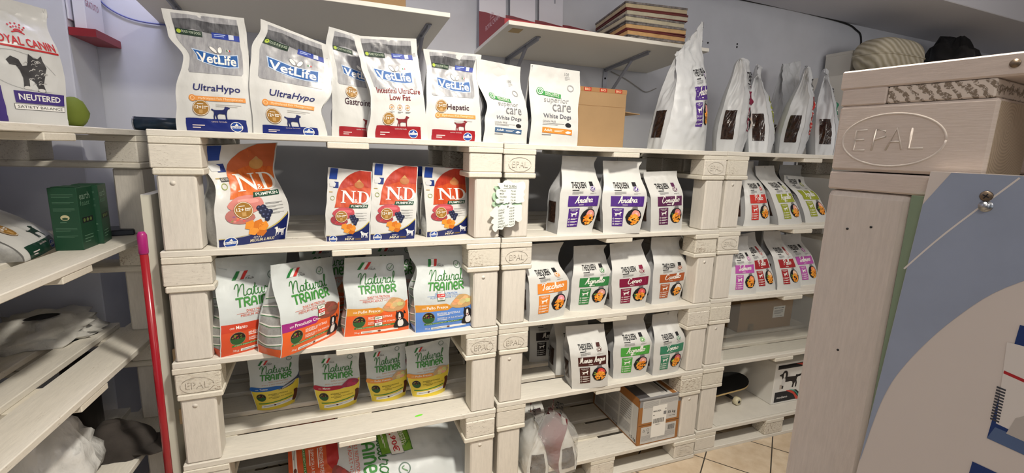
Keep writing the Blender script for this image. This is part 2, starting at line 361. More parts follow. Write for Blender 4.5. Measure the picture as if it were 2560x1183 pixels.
# ------------------------------------------------------------------ pallet shelving
def pboard(mb, x0, y0, z0, x1, y1, z1, mat, r, j=0.0015, b=0.0025):
    mb.box(x0+r.uniform(-j, j), y0+r.uniform(-j, j), z0, x1+r.uniform(-j, j), y1+r.uniform(-j, j), z1, mat, b)
PX = ((0, .145), (.5275, .6725), (1.055, 1.2)); PY = ((0, .1), (.3275, .4725), (.7, .8))
def emboss(art, cx, cy, rx, ry, mat, txt='EPAL'):
    art.ring('stamp', cx, cy, rx, ry, rx*.05, mat, 1)
    if txt: art.text('stamp', txt, cx-rx*.68, cy-ry*.42, cx+rx*.68, cy+ry*.42, mat, 1)
def pallet_shelf(label, loc, rz, zs, seed, stamps=(), mats=None, postw=.11, drop=(), postin=.012, fullbottom=True, posts_only_front=False):
    r = random.Random(seed); w, wy, wb, wp = mats or (WP, WPY, WPB, WPV)
    t = thing('pallet_shelf', label, 'shelf', (loc[0], loc[1], 0), math.radians(rz))
    for lv, z in enumerate(zs):
        floor = z < .2
        d = MB()
        for y0, y1 in ((0, .145), (.186, .286), (.3275, .4725), (.514, .614), (.655, .8)): pboard(d, 0, y0, z-.022, 1.2, y1, z, w, r)
        deck = d.build('deck', t)
        for k, (x0, x1) in enumerate(PX):
            s = MB(); e = r.uniform(-.004, .003); pboard(s, x0+r.uniform(-.004, .004), e, z-.044, x1, .8, z-.022, wy, r); s.build('stringer_board', deck)
            if k == 1 and not floor: continue
            for j, (y0, y1) in enumerate(PY):
                bl = MB(); bz = MB; pboard(bl, x0+r.uniform(0, .004), y0+r.uniform(-.003, .003)*(j == 0), z-.122, x1-r.uniform(0, .004), y1, z-.044, wb if r.random() < .68 else (WPR if wb is WPB else wb), r, .001, .004)
                bo = bl.build('block', deck)
                if j == 0 and (lv, k) in stamps:
                    a = Art(); emboss(a, .0725, .039, .052, .031, wb)
                    lay(a, {'F': flatmap((x0, y0-.0035, z-.122), (1, 0, 0), (0, 0, 1))}, deck, 0, .0002, .0004)
        if floor:
            for y0, y1 in PY:
                s = MB(); pboard(s, 0, y0, z-.144, 1.2, y1, z-.122, w, r); s.build('bottom_board', deck)
        else:
            for k in (0, 2):
                s = MB(); x0, x1 = PX[k]; g = .006*(k == 0); pboard(s, x0-.002+g, -.002, z-.144, x1-.004+g, .8, z-.122, wy, r, .002, .004); s.build('bottom_board', deck)
        if lv+1 < len(zs):
            zb = zs[lv+1]
            for x0 in (postin, 1.2-postin-postw+.006):
                for y0 in ((.004, .7) if not posts_only_front else (.004,)):
                    p = MB(); p.box(x0, y0, zb, x0+postw, y0+.095, z-.144, wp, .006); po = p.build('post', t)
                    if y0 < .1 and (lv + (x0 > .5)) % 2 == 0:
                        c = MB(); c.tube([(x0+postw*.4, y0+.0005, z-.17), (x0+postw*.4, y0-.0012, z-.17)], .008, wp, 14); c.build('plug', po)
    return t
S1 = pallet_shelf('widest white-painted pallet shelf in front, with the orange and green labelled bags', (0, 0), 0, (1.725, 1.3285, .933, .537, .144), 1, ((2, 0), (3, 0), (2, 2)))
S2 = pallet_shelf('white-painted pallet shelf in the middle, with small white bags on three levels', (1.2128, .0230), -1.03, (1.722, 1.322, .9265, .544, .1456), 2, ((0, 0), (0, 2), (1, 0), (2, 0), (4, 2)))
S3 = pallet_shelf('white-painted pallet shelf holding the skateboard, partly behind the right-hand pallet display', (2.4359, .0228), -2.19, (1.723, 1.325, .9313, .548, .1424), 3, ((1, 0),))
S0 = pallet_shelf('white-painted pallet shelf along the left wall, with green boxes and a cap', (-.225, -.70), 85, (1.725, 1.326, .931, .54, .144), 4)
# packing pieces and price rail are part of the shelves; near display on the right
def near_display():
    w = (WPG, WPG, WPG, WPG); r = random.Random(9)
    t = thing('pallet_display', 'pinkish-white pallet display close on the right with a stamped oval on its block', 'display', (1.1000, -1.4242, 0), math.radians(-82.9))
    for z in (1.803, .92, .144):
        d = MB()
        for y0, y1 in ((0, .145), (.186, .286), (.3275, .4725), (.514, .614), (.655, .8)): pboard(d, -.003 if z > 1 else 0, y0, z-.0215, 1.2, y1, z, WPG, r, .0006, .0018)
        deck = d.build('deck', t)
        for k, (x0, x1) in enumerate(PX):
            s = MB()
            if k == 0 and z > 1:
                pboard(s, 0, 0, z-.0405, .047, .8, z-.0215, WPG, r, .0004, .0015)
                s2 = MB(); pboard(s2, .0475, .001, z-.040, .137, .8, z-.022, WPX, r, .0004, .0015); s2.build('worn_stringer_board', deck)['label'] = 'worn board end with dark grain stripes'
            else: pboard(s, x0, 0, z-.042, x1, .8, z-.0215, WPG, r, .0006, .0018)
            s.build('stringer_board', deck)
            for j, (y0, y1) in enumerate(PY):
                b = MB(); b.box(x0, y0, z-.1165, x1-.003, y1, z-.0405, WPK, .003); b.build('block', deck)
        for k, (x0, x1) in enumerate(PX):
            s = MB(); s.box(x0, 0, z-.1395, x1-.04*(k == 0), .8, z-.118, WPG, .0018); s.build('bottom_board', deck)
        if z > 1:
            for nm, strokes in (('stamp_ring', [ell_ring(.058, .036, .049, .029, 48)+ell_ring(.058, .036, .049, .029, 48)[:1]]),
                    ('stamp_letter', [[(.034, .0475), (.023, .047), (.022, .024), (.034, .0245)], [(.0225, .036), (.032, .0365)]]), ('stamp_letter', [[(.041, .0245), (.043, .048), (.052, .0465), (.053, .040), (.0425, .036)]]),
                    ('stamp_letter', [[(.055, .025), (.063, .049), (.070, .026)], [(.058, .034), (.068, .0345)]]), ('stamp_letter', [[(.077, .049), (.076, .027), (.089, .0275)]])):
                m = MB()
                for p in strokes: m.tube([(x, .0002, z-.1165+y) for x, y in p], .0012, WPG2, 10)
                m.build(nm, deck)
    for z0, z1 in ((.92, 1.803-.1395), (.144, .92-.1395)):
        for x0 in (.0, 1.11):
            for y0 in (0, .7):
                p = MB(); p.box(x0, y0, z0, x0+.088, y0+.1, z1, WPG2, .008, seg=2); p.build('post', t)
    sc = MB(); sc.tube([(.1467, 0, 1.7926), (.1467, -.0012, 1.7926)], .004, SCREWM, 14); sc.build('screw', t)
    for x, z in ((.030, 1.6168), (.0543, 1.6227), (.0418, 1.4646)):
        h = MB(); h.tube([(x, .0, z), (x, -.0006, z)], .0014, BLACK, 10); h.build('screw_hole', t)
    # printed board screwed over the opening
    b = thing('sign_board', 'blue-grey and white printed board screwed to the pallet display on the right', 'sign', (1.1000, -1.4242, 0), math.radians(-82.9))
    g = MB(); g.box(.0885, -.004, .66, 1.1, -.0006, 1.6634, GREENB); g.build('backing', b)['label'] = 'green edge of the backing behind the printed board'
    m = MB(); L0 = lambda z: .103-(1.685-z)*.0415
    m.prism([(L0(.6), .6), (1.14, .6), (1.14, 1.69), (L0(1.69), 1.69)], 0, .006, PRINTW, Matrix(((1, 0, 0, 0), (0, 0, 1, -.0105), (0, 1, 0, 0), (0, 0, 0, 1))))
    pn = m.build('panel', b)
    a = Art()
    arc = spline([(.0893, 1.3416), (.0992, 1.4261), (.1146, 1.4802), (.1465, 1.5439), (.1851, 1.5923), (.26, 1.640), (.36, 1.678), (.40, 1.6895)], 6)
    a.poly('blue_field', [(L0(1.3416)+.0002, 1.3416)]+arc[1:]+[(.1202, 1.6895), (L0(1.655)+.0002, 1.655)], BLUEG, 1)
    a.stroke('white_line', [(.0967, 1.5838), (.125, 1.628), (.1694, 1.6878)], .0016, PRINTW2, 2)
    def bagprint(ox, oz, s):
        q = lambda x, y: (ox+x*s-(y-.12)*.02, oz+y*s)
        P = lambda pts, m, l: a.poly('printed_bag', [q(*p) for p in pts], m, l)
        P([(0, 0), (.11, -.008), (.12, .115), (.006, .119)], NAVY, 2)
        P([(.004, .018), (.11, .005), (.115, .1), (.0, .1)], PRINTW2, 3)
        P([(0, 0), (.11, -.008), (.11, .008), (.004, .014)], ink(84, 104, 140), 4)
        P([(.002, .072), (.11, .052), (.11, .049), (.002, .069)], ink(176, 34, 40), 4)
        P([(.018, .088), (.1, .078), (.1, .066), (.018, .077)], ink(190, 50, 56), 4)
        P([(.012, .012), (.016, .03), (.022, .036), (.03, .034), (.04, .034), (.06, .032), (.06, .008)], ink(186, 178, 170), 5)
        P([(.021, .044), (.06, .034), (.06, .06), (.023, .066)], ink(40, 56, 120), 4)
        for i in range(12): P([(-.0005, .02+i*.003), (.006, .0195+i*.003), (.006, .0212+i*.003), (-.0005, .0217+i*.003)], ink(60, 60, 66), 4)
    bagprint(.1856, 1.4338, 1.0); bagprint(.176, 1.285, 1.0)
    lay(a, {'F': flatmap((0, -.0105, 0), (1, 0, 0), (0, 0, 1))}, pn, 0, .0002, .0001)
    s = MB(); s.tube([(.1497, -.0105, 1.6689), (.1497, -.0122, 1.6689)], [.0054, .0042], SCREWM, 18)
    for k in (0, 1):
        T = Matrix.Translation((.1497, -.0124, 1.6689)) @ Matrix.Rotation(.5+k*PI/2, 4, 'Y'); s.box(-.0028, -.0002, -.0005, .0028, .0002, .0005, BLACK, 0, T)
    s.build('screw', b)
    s = MB(); s.tube([(.1507, -.0105, 1.6593), (.1507, -.0112, 1.6593)], .0056, CHROME, 18); s.tube([(.1507, -.0112, 1.6593), (.1507, -.0145, 1.6593)], .0042, CHROME, 6); s.build('hex_bolt', b)
def wornstripe():
    m, n, l, b = newmat('worn_striped_wood')
    v = objvec(n, l, (1, 1, 1))
    w = n.new('ShaderNodeTexWave'); w.inputs['Scale'].default_value = 38; w.inputs['Distortion'].default_value = 5; w.inputs['Detail'].default_value = 4; w.inputs['Detail Scale'].default_value = 3
    mp = n.new('ShaderNodeMapping'); mp.inputs['Rotation'].default_value = (0, math.radians(40), 0); l.new(v, mp.inputs[0]); l.new(mp.outputs[0], w.inputs['Vector'])
    f1, _ = noisefac(n, l, 420, 4, .40, .5, v, .7)
    r = n.new('ShaderNodeMapRange'); r.inputs[1].default_value = .45; r.inputs[2].default_value = .62; l.new(w.outputs['Fac'], r.inputs[0])
    mu = n.new('ShaderNodeMath'); mu.operation = 'MULTIPLY'; l.new(r.outputs[0], mu.inputs[0]); l.new(f1, mu.inputs[1])
    l.new(mixc(n, l, mu.outputs[0], rgb(220, 206, 192), rgb(136, 120, 102)), b.inputs['Base Color']); b.inputs['Roughness'].default_value = .65
    bump(n, l, b, mu.outputs[0], .5, -.001); return m
WPX = wornstripe()
def endgrain():
    m, n, l, b = newmat('painted_block_with_bare_end_grain')
    tc = n.new('ShaderNodeTexCoord'); v = tc.outputs['Object']
    g = n.new('ShaderNodeNewGeometry')
    sx = n.new('ShaderNodeSeparateXYZ'); l.new(v, sx.inputs[0])
    r = n.new('ShaderNodeMapRange'); r.inputs[1].default_value = .1415; r.inputs[2].default_value = .1422; l.new(sx.outputs['X'], r.inputs[0])
    mp = n.new('ShaderNodeMapping'); mp.inputs['Location'].default_value = (0, -.035, -1.735); mp.inputs['Scale'].default_value = (0, 1, 1); l.new(v, mp.inputs[0])
    w = n.new('ShaderNodeTexWave'); w.wave_type = 'RINGS'; w.rings_direction = 'X'; w.inputs['Scale'].default_value = 95; w.inputs['Distortion'].default_value = 1.6; w.inputs['Detail'].default_value = 3; w.inputs['Detail Scale'].default_value = 30
    l.new(mp.outputs[0], w.inputs['Vector'])
    e = mixc(n, l, w.outputs['Fac'], rgb(186, 166, 132), rgb(150, 128, 98))
    f, h = noisefac(n, l, 18, 6, .35, .75, objvec(n, l, (3, 6, 30)))
    p = mixc(n, l, f, rgb(220, 205, 193), rgb(208, 192, 178))
    l.new(mixc(n, l, r.outputs[0], p, e), b.inputs['Base Color']); b.inputs['Roughness'].default_value = .65
    bump(n, l, b, h, .35, .0012); return m
WPK = endgrain()
WPG2 = wood_paint('smooth_pinkish_painted_post', (222, 210, 199), (170, 150, 130), (30, 30, 3), 0.78, 0.02)
GREENB = plain('pale_green_backing', (128, 146, 120), 0.6)
PRINTW = plain('printed_warm_white', (216, 205, 196), 0.5); PRINTW2 = plain('printed_white', (222, 214, 206), 0.45)
BLUEG = plain('printed_blue_grey', (154, 164, 184), 0.45, var=.05, vs=14)
NAVY = ink(24, 52, 110); SCREWM = plain('dull_brass_screw', (120, 104, 88), .4, .8)
near_display()
# ------------------------------------------------------------------ wall shelves with brackets
def wall_shelf(label, x0, x1, yf, zf, zb, brx):
    t = thing('wall_shelf', label, 'shelf', (x0, .86, zb))
    L = math.hypot(.86-yf, zf-zb); T = Matrix.Rotation(-math.atan2(zf-zb, .86-yf), 4, 'X')
    m = MB(); m.box(0, -L, 0, x1-x0, -.002, .019, SHELF, .0012, T); m.build('board', t)
    for bx in brx:
        b = MB(); x = bx-x0
        b.box(x-.013, -L*.80, -.006, x+.013, -.003, -.0005, STEEL, .001, T); b.box(x-.004, -L*.80, -.02, x+.004, -.003, -.004, STEEL, 0, T)
        b.box(x-.015, -.008, -.24, x+.015, -.002, -.008, STEEL, .001)
        p0 = T @ Vector((x, -L*.52, -.012)); b.tube([p0, (x, -.010, -.21)], .009, STEEL, 6)
        br = b.build('bracket', t)
        s = MB(); s.tube([T @ Vector((x, -L*.74, -.0062)), T @ Vector((x, -L*.74, -.0082))], .005, CHROME, 10); s.tube([(x, -.008, -.06), (x, -.011, -.06)], .006, BLACK, 10); s.build('screw', br)
    return t, T
WS1, T1 = wall_shelf('long white wall shelf above the five grey and white bags', -.15, 1.05, .30, 2.2520, 2.2085, (-.02, .98))
WS2, T2 = wall_shelf('white wall shelf carrying the stack of wooden trays', 1.33, 2.52, .32, 2.2630, 2.2200, (1.53, 2.197))
st = MB(); st.box(.035, -.50, -.0012, .09, -.44, -.0004, plain('yellowed_sticker', (186, 160, 110), .6), 0, T2); st.build('sticker', WS2)['label'] = 'small yellowed sticker under the shelf corner'
# ------------------------------------------------------------------ bags
WH = film('white_bag_film', (210, 210, 207)); WHM = film('matte_white_bag_film', (204, 206, 208), .42); GREYF = film('grey_bag_film', (160, 161, 163), .38)
SILV = film('crumpled_dark_silver_film', (96, 98, 104), .24, .006, 34); TRAINW = film('pale_grey_white_film', (200, 206, 206), .42)
NAVYF = film('navy_film', (22, 34, 92), .3); BLUEF = film('sky_blue_film', (92, 136, 208), .4); ORF = film('orange_film', (222, 96, 42), .4); YEF = film('yellow_film', (232, 206, 70), .4)
def sm(x): x = max(0.0, min(1.0, x)); return x*x*(3-2*x)
def tab(tb, v):
    if not tb: return 0.0
    if v <= tb[0][0]: return tb[0][1]
    for (a, p), (b, q) in zip(tb, tb[1:]):
        if v <= b: return p+(q-p)*sm((v-a)/(b-a))
    return tb[-1][1]
class Bag:
    """flat-bottomed side-gusset bag (or doy pouch): local x along the front, -y towards the front, z up; base centre at the origin"""
    def __init__(s, W, D, TL, TR, yt=None, v0=.42, vs=.93, pinL=(), pinR=(), fin=.005, doy=False, seed=0, wr=.0016, bul=.1, fold=.9, topw=(), eb=.16, bow=0.0, topt=0.0):
        s.topt = topt
        s.W, s.D, s.TL, s.TR, s.v0, s.vs, s.pl, s.pr, s.fin, s.doy, s.seed, s.wr, s.bul, s.fold, s.tw, s.eb, s.bow = W, D, TL, TR, v0, vs, list(pinL), list(pinR), fin, doy, seed*7.31, wr, bul, fold, list(topw), eb, bow
        s.yt = (D/2 if yt is None else yt)-D/2
        s.H = (TL[1]+TR[1])/2
    def half(s, v):
        h = s.D/2
        if s.doy: k = max(0, 1-v/s.vs); return max(.0016, h*(k**.75)*(1-.25*k))
        if v < s.v0: return h*(1+s.bul*math.sin(PI*v/s.v0))
        return max(.0016, h*(1-(1-s.topt)*sm((v-s.v0)/(s.vs-s.v0)))*(math.sqrt(max(0, 1-((v-.9)/.1)**2)) if s.topt and v > .9 else 1))
    def xl(s, v): return (-s.W/2)*(1-v)+s.TL[0]*v+tab(s.pl, v)
    def xr(s, v): return (s.W/2)*(1-v)+s.TR[0]*v+tab(s.pr, v)
    def pt(s, u, v, back=False):
        uc = max(0.0, min(1.0, u)); xl, xr = s.xl(v), s.xr(v)
        x = xl+(xr-xl)*u; z = v*(s.TL[1]+(s.TR[1]-s.TL[1])*u)+tab(s.tw, uc)*sm((v-.8)/.2)
        e = abs(2*uc-1); h = s.half(v)
        prof = (1-e**2.4) if s.doy else (1-s.eb*e**3)
        y = s.yt*sm(v*1.05)+(h*prof if back else -h*prof)+s.bow*math.sin(PI*uc)*sm((v-.5)*2)
        w = s.wr*(0.5+1.3*v)*(1-.6*e)
        if not back:
            y += w*noise.noise(Vector((u*s.W*22+s.seed, z*15, s.seed)))+w*.6*noise.noise(Vector((u*s.W*50+z*30, z*42-s.seed, 3.3)))+w*1.1*abs(noise.noise(Vector((u*s.W*16-z*11+s.seed, z*13+u*s.W*9, s.seed*.7))))
        x += (uc-.5)*2*.0025*noise.noise(Vector((z*24, s.seed+u*2, 1.7)))*(1 if v > .06 else 0)
        return Vector((x, y, z))
    def side(s, t, v, right=False):
        u = 1.0 if right else 0.0
        a = s.pt(u, v); b = s.pt(u, v, True); p = a.lerp(b, t); h = s.half(v); k = 1-abs(2*t-1)
        if s.doy: f = 0
        elif v < s.v0: f = -.012*math.sin(PI*v/s.v0)
        else: f = s.fold*math.sqrt(max(0, (s.D/2)**2-h*h))*sm((s.vs-v)/.12)
        p.x += (-f if right else f)*(k if f > 0 else math.sin(PI*t))
        w = s.wr*1.2*math.sin(PI*t)*(.4+v); q = Vector((t*s.D*26+s.seed, v*s.H*17+t*2, 5.1+right)); p.x += w*(noise.noise(q)+1.2*abs(noise.noise(q*.8+Vector((v*6, 3, 1))))-.4); return p
    def maps(s, Hr):
        def mk(fn, flip):
            def g(x, y):
                v = y/Hr; e = .012
                p = fn(x, v); n = (fn(x+e, v)-fn(x-e, v)).cross(fn(x, min(v+e, 1.0))-fn(x, v-e))
                n = n.normalized() if n.length > 1e-12 else Vector((0, -1, 0))
                return p, (-n if flip else n)
            return g
        return {'F': mk(lambda x, v: s.pt(x, v), False), 'L': mk(lambda x, v: s.side(x, v), True), 'R': mk(lambda x, v: s.side(x, v, True), False)}
    def build(s, name, label, loc, rz, art, Hr, front=None, gus=None, back=None, group=None, cat='pet food bag', parent=None, nu=26, nv=46):
        front = front or WH; gus = gus or front; back = back or gus
        t = thing(name, label, cat, loc, math.radians(rz), group)
        m = MB(); f = s.fin/s.W
        m.grid(lambda u, v: s.pt(-f+u*(1+2*f), v), nu, nv, front)
        m.grid(lambda u, v: s.pt(-f+u*(1+2*f), v, True), nu, nv, back, True, True)
        if not s.doy:
            m.grid(lambda u, v: s.side(u, v), 14, nv, gus, True, True); m.grid(lambda u, v: s.side(u, v, True), 14, nv, gus)
        m.grid(lambda u, v: s.pt(u, 0).lerp(s.pt(u, 0, True), v)+Vector((0, 0, .0005)), nu, 2, back, False, True)
        if art: lay(art, s.maps(Hr), t, .010/s.W, into=m)
        m.build('pouch', t); return t
# ---- artwork of the different products (x 0..1 across the front, y upwards in widths)
W_ = ink(236, 234, 228); INK = ink(28, 28, 32); GRY = ink(128, 128, 130); GOLD = ink(158, 116, 52, .3); GRN = ink(36, 92, 46)
def badge(a, cx, cy, r, L=5):
    a.ell('promo_badge', cx, cy, r, r, GOLD, L, n=26); a.ring('promo_badge', cx, cy, r*.94, r*.94, r*.05, W_, L+1)
    a.text('promo_badge', '12+1', cx-r*.72, cy-r*.12, cx+r*.25, cy+r*.3, W_, L+1, .02)
    a.lines('promo_badge', cx+r*.3, cy-.12*r, cx+r*.78, cy+.3*r, 2, W_, L+1); a.rect('promo_badge', cx-r*.22, cy-r*.68, cx+r*.2, cy-r*.22, ink(190, 150, 90), L+1)
    a.lines('promo_badge', cx-r*.45, cy+.42*r, cx+r*.45, cy+.58*r, 1, W_, L+1)
def crest(a, cx, cy, r, L=4, c=(34, 70, 150)):
    C = ink(*c); a.poly('maker_crest', [(cx+r*math.cos(t*PI/12), cy+r*.9*math.sin(t*PI/12)) for t in range(0, 13)], C, L); a.rect('maker_crest', cx-r*1.1, cy-r*.25, cx+r*1.1, cy+r*.18, W_, L+1)
    a.poly('maker_crest', [(cx+r*math.cos(-t*PI/12), cy-r*.25-r*.6*math.sin(t*PI/12)) for t in range(0, 13)], C, L)
    a.ring('maker_crest', cx, cy, r*1.12, r*1.0, r*.12, W_, L); a.text('maker_crest', 'farmina', cx-r*.95, cy-r*.18, cx+r*.95, cy+r*.14, C, L+2, .01)
    a.poly('maker_crest', [(cx-r*.35, cy+r*.25), (cx+r*.35, cy+r*.25), (cx+r*.1, cy+r*.75), (cx-r*.05, cy+r*.5)], W_, L+1)
def vet_art(names, col, badge_at, bar=None, band=.2, Hr=1.72, dog=(.43, .66), dogy=None, ny=None, sub=None):
    a = Art(); c = ink(*col, .25); cn = ink(*[min(255, int(k*.85)) for k in col])
    top = Hr*.975
    a.poly('print', [(.07, .88*Hr/1.72), (.1, .845*Hr/1.72), (.9, .845*Hr/1.72), (.93, .88*Hr/1.72), (.93, top), (.07, top)], FUR, 0)
    a.poly('print', [(.07, .84*Hr), (.3, .86*Hr), (.6, .83*Hr), (.93, .82*Hr), (.93, .93*Hr), (.6, .925*Hr), (.3, .945*Hr), (.07, .93*Hr)], FURD, 1)
    gy = Hr*.80
    a.rect('tag_strip', .07, gy+.015, .42, gy+.10, ink(24, 48, 34), 3, k=-.06); a.text('tag_strip', 'FOOD FOR DOGS', .15, gy+.04, .40, gy+.078, ink(200, 214, 190), 4, k=-.06)
    a.ell('tag_strip', .115, gy+.058, .03, .03, ink(170, 190, 60), 4)
    a.rect('web_tag', .55, gy, .93, gy+.085, ink(34, 58, 150), 3, k=-.05); a.lines('web_tag', .58, gy+.02, .74, gy+.07, 2, ink(170, 186, 230), 4); a.rect('web_tag', .78, gy-.0, .85, gy+.07, ink(200, 206, 220), 4)
    ly = Hr*.555
    out = [(.16, ly+.245), (.28, ly+.225), (.5, ly+.18), (.7, ly+.18), (.86, ly+.2), (.86, ly+.0), (.7, ly-.015), (.5, ly-.005), (.3, ly+.04), (.19, ly+.08)]
    ins = [(.176, ly+.228), (.28, ly+.21), (.5, ly+.166), (.7, ly+.166), (.845, ly+.185), (.845, ly+.014), (.7, ly+.0), (.5, ly+.01), (.3, ly+.054), (.2, ly+.094)]
    a.poly('logo', out, ink(190, 205, 226), 3); a.poly('logo', ins, ink(30, 88, 156), 4)
    a.text('logo', 'VetLife', .20, ly+.047, .825, ly+.195, W_, 6, .022, k=-.045)
    for sx, an in ((.5, .7), (.60, -.6)):
        lf = [(sx+(p[0]*math.cos(an)-p[1]*math.sin(an)), ly+.245+(p[0]*math.sin(an)+p[1]*math.cos(an))) for p in ell_ring(0, 0, .032, .065, 14)]
        a.poly('logo', lf, GRY, 5); a.poly('logo', [(sx+(x-sx)*.85, ly+.245+(y-ly-.245)*.85) for x, y in lf], W_, 6)
    for k, x in enumerate((.70, .72, .74)): a.rect('logo', x, ly+.235, x+.014, ly+.262, (ink(40, 130, 60), W_, ink(200, 40, 40))[k], 4)
    ny = Hr*.40 if ny is None else ny; nc = ink(38, 42, 104) if col[2] > 90 else ink(126, 34, 40) if len(names) > 1 or len(names[0]) > 8 else ink(60, 24, 40)
    for i, (nm, x0, x1) in enumerate(names):
        a.text('product_name', nm, x0, ny-i*.115, x1, ny-i*.115+(.125 if len(names) == 1 else .095), nc, 3, .012)
    if bar:
        a.rect('flavour_bar', .15, ny-.115, .92, ny-.05, ink(222, 146, 72), 3); a.text('flavour_bar', bar, .27, ny-.105, .88, ny-.062, ink(246, 226, 190), 4); a.ell('flavour_bar', .19, ny-.082, .05, .05, ink(222, 146, 72), 3); a.ring('flavour_bar', .19, ny-.082, .03, .03, .006, ink(250, 220, 180), 4)
        a.lines('small_print', .5, ny-.2, .85, ny-.15, 2, ink(180, 176, 170), 3, fill=.25)
    if sub:
        for x in (.36, .52, .67): a.ring('icons', x, ny-.24, .05, .05, .008, ink(204, 150, 104), 3); a.ell('icons', x, ny-.24, .025, .02, ink(204, 150, 104), 3); a.lines('icons', x-.05, ny-.34, x+.05, ny-.31, 2, GRY, 3)
    a.poly('print', spline([(.1, .0), (.1, band*.8), (.14, band), (.5, band*.97), (.86, band), (.9, band*.8), (.9, .0)], 4), c, 2)
    dy = band*.95 if dogy is None else dogy
    a.sil('dog_silhouette', DOG, dog[0], dy, dog[1]+.03, dy+(dog[1]-dog[0])*.85, ink(*[int(k*.8) for k in col]), 3)
    a.text('base_text', 'canine formula', .43, band*.72, .64, band*.85, ink(206, 190, 190), 4); a.lines('base_text', .18, band*.2, .34, band*.55, 2, ink(214, 200, 200), 4)
    crest(a, .76, band*.42, .075)
    if badge_at: badge(a, badge_at[0], badge_at[1], .115)
    return a
def food(a, cx, cy, s, meat, side='F', L=4, mini=False):
    """meat, cubed pumpkin and blueberries"""
    r = random.Random(int(cx*100))
    a.poly('food_picture', spline([(cx-.62*s, cy+.25*s), (cx-.3*s, cy+.52*s), (cx+.35*s, cy+.5*s), (cx+.45*s, cy+.15*s), (cx, cy-.05*s), (cx-.4*s, cy+.05*s)], 3, True), ink(*meat), L)
    a.poly('food_picture', spline([(cx-.3*s, cy+.42*s), (cx+.25*s, cy+.42*s), (cx+.3*s, cy+.3*s), (cx-.2*s, cy+.3*s)], 3, True), ink(*[min(255, k+26) for k in meat]), L+1)
    a.poly('food_picture', spline([(cx-.7*s, cy-.05*s), (cx-.5*s, cy+.12*s), (cx-.05*s, cy+.06*s), (cx+.15*s, cy-.2*s), (cx-.2*s, cy-.36*s), (cx-.6*s, cy-.28*s)], 3, True), ink(*[int(k*.86) for k in meat]), L+1)
    for i in range(14): a.ell('food_picture', cx-.3*s+r.uniform(-.32, .34)*s, cy-.14*s+r.uniform(-.13, .14)*s, .045*s, .03*s, ink(*[int(k*r.choice((.72, 1.05))) for k in meat]), L+2, n=8)
    for i, (dx, dy, c) in enumerate(((-.02, -.42, (226, 142, 50)), (.24, -.42, (206, 116, 36)), (.1, -.62, (230, 150, 58)), (.4, -.5, (226, 142, 50)), (.36, -.68, (196, 108, 34)))):
        a.poly('food_picture', [(cx+(dx-.16)*s, cy+(dy-.1)*s), (cx+(dx+.05)*s, cy+(dy-.16)*s), (cx+(dx+.17)*s, cy+(dy-.02)*s), (cx+(dx+.08)*s, cy+(dy+.16)*s), (cx+(dx-.13)*s, cy+(dy+.1)*s)], ink(*c), L+2+i % 2)
    for dx, dy in ((.3, .1), (.44, .12), (.36, -.02), (.5, 0), (.42, -.14), (.56, -.16), (.52, -.27), (.62, -.05)):
        a.ell('food_picture', cx+dx*s, cy+dy*s, .088*s, .088*s, ink(34, 38, 66), L+4, n=14); a.ell('food_picture', cx+(dx-.02)*s, cy+(dy+.03)*s, .03*s, .025*s, ink(92, 100, 134), L+5, n=8)
def NDletters(a, x0, y0, x1, y1, L=5):
    sx = x1-x0; sy = y1-y0; Q = lambda pts: [(x0+p[0]*sx, y0+p[1]*sy) for p in pts]
    a.poly('logo', Q([(0, 1), (.16, 1), (.42, .3), (.42, .93), (.36, .96), (.36, 1), (.52, 1), (.52, .96), (.46, .93), (.46, .02), (.42, .02), (.12, .8), (.12, .07), (.18, .04), (.18, 0), (.0, 0), (.0, .04), (.06, .07), (.06, .93), (0, .96)]), W_, L)
    a.poly('logo', Q([(.58, 1), (.76, 1)]+[(.76+.24*math.cos(PI/2-i*PI/14), .5+.5*math.sin(PI/2-i*PI/14)) for i in range(1, 15)]+[(.58, 0), (.58, .04), (.64, .07), (.64, .93), (.58, .96)]), W_, L, 'F',
           Q([(.72, .93), (.76, .93)]+[(.76+.16*math.cos(PI/2-i*PI/14), .5+.43*math.sin(PI/2-i*PI/14)) for i in range(1, 15)]+[(.72, .07)]))
    a.text('logo', '&', x0+.47*sx, y0+.02*sy, x0+.6*sx, y0+.34*sy, W_, L+1)
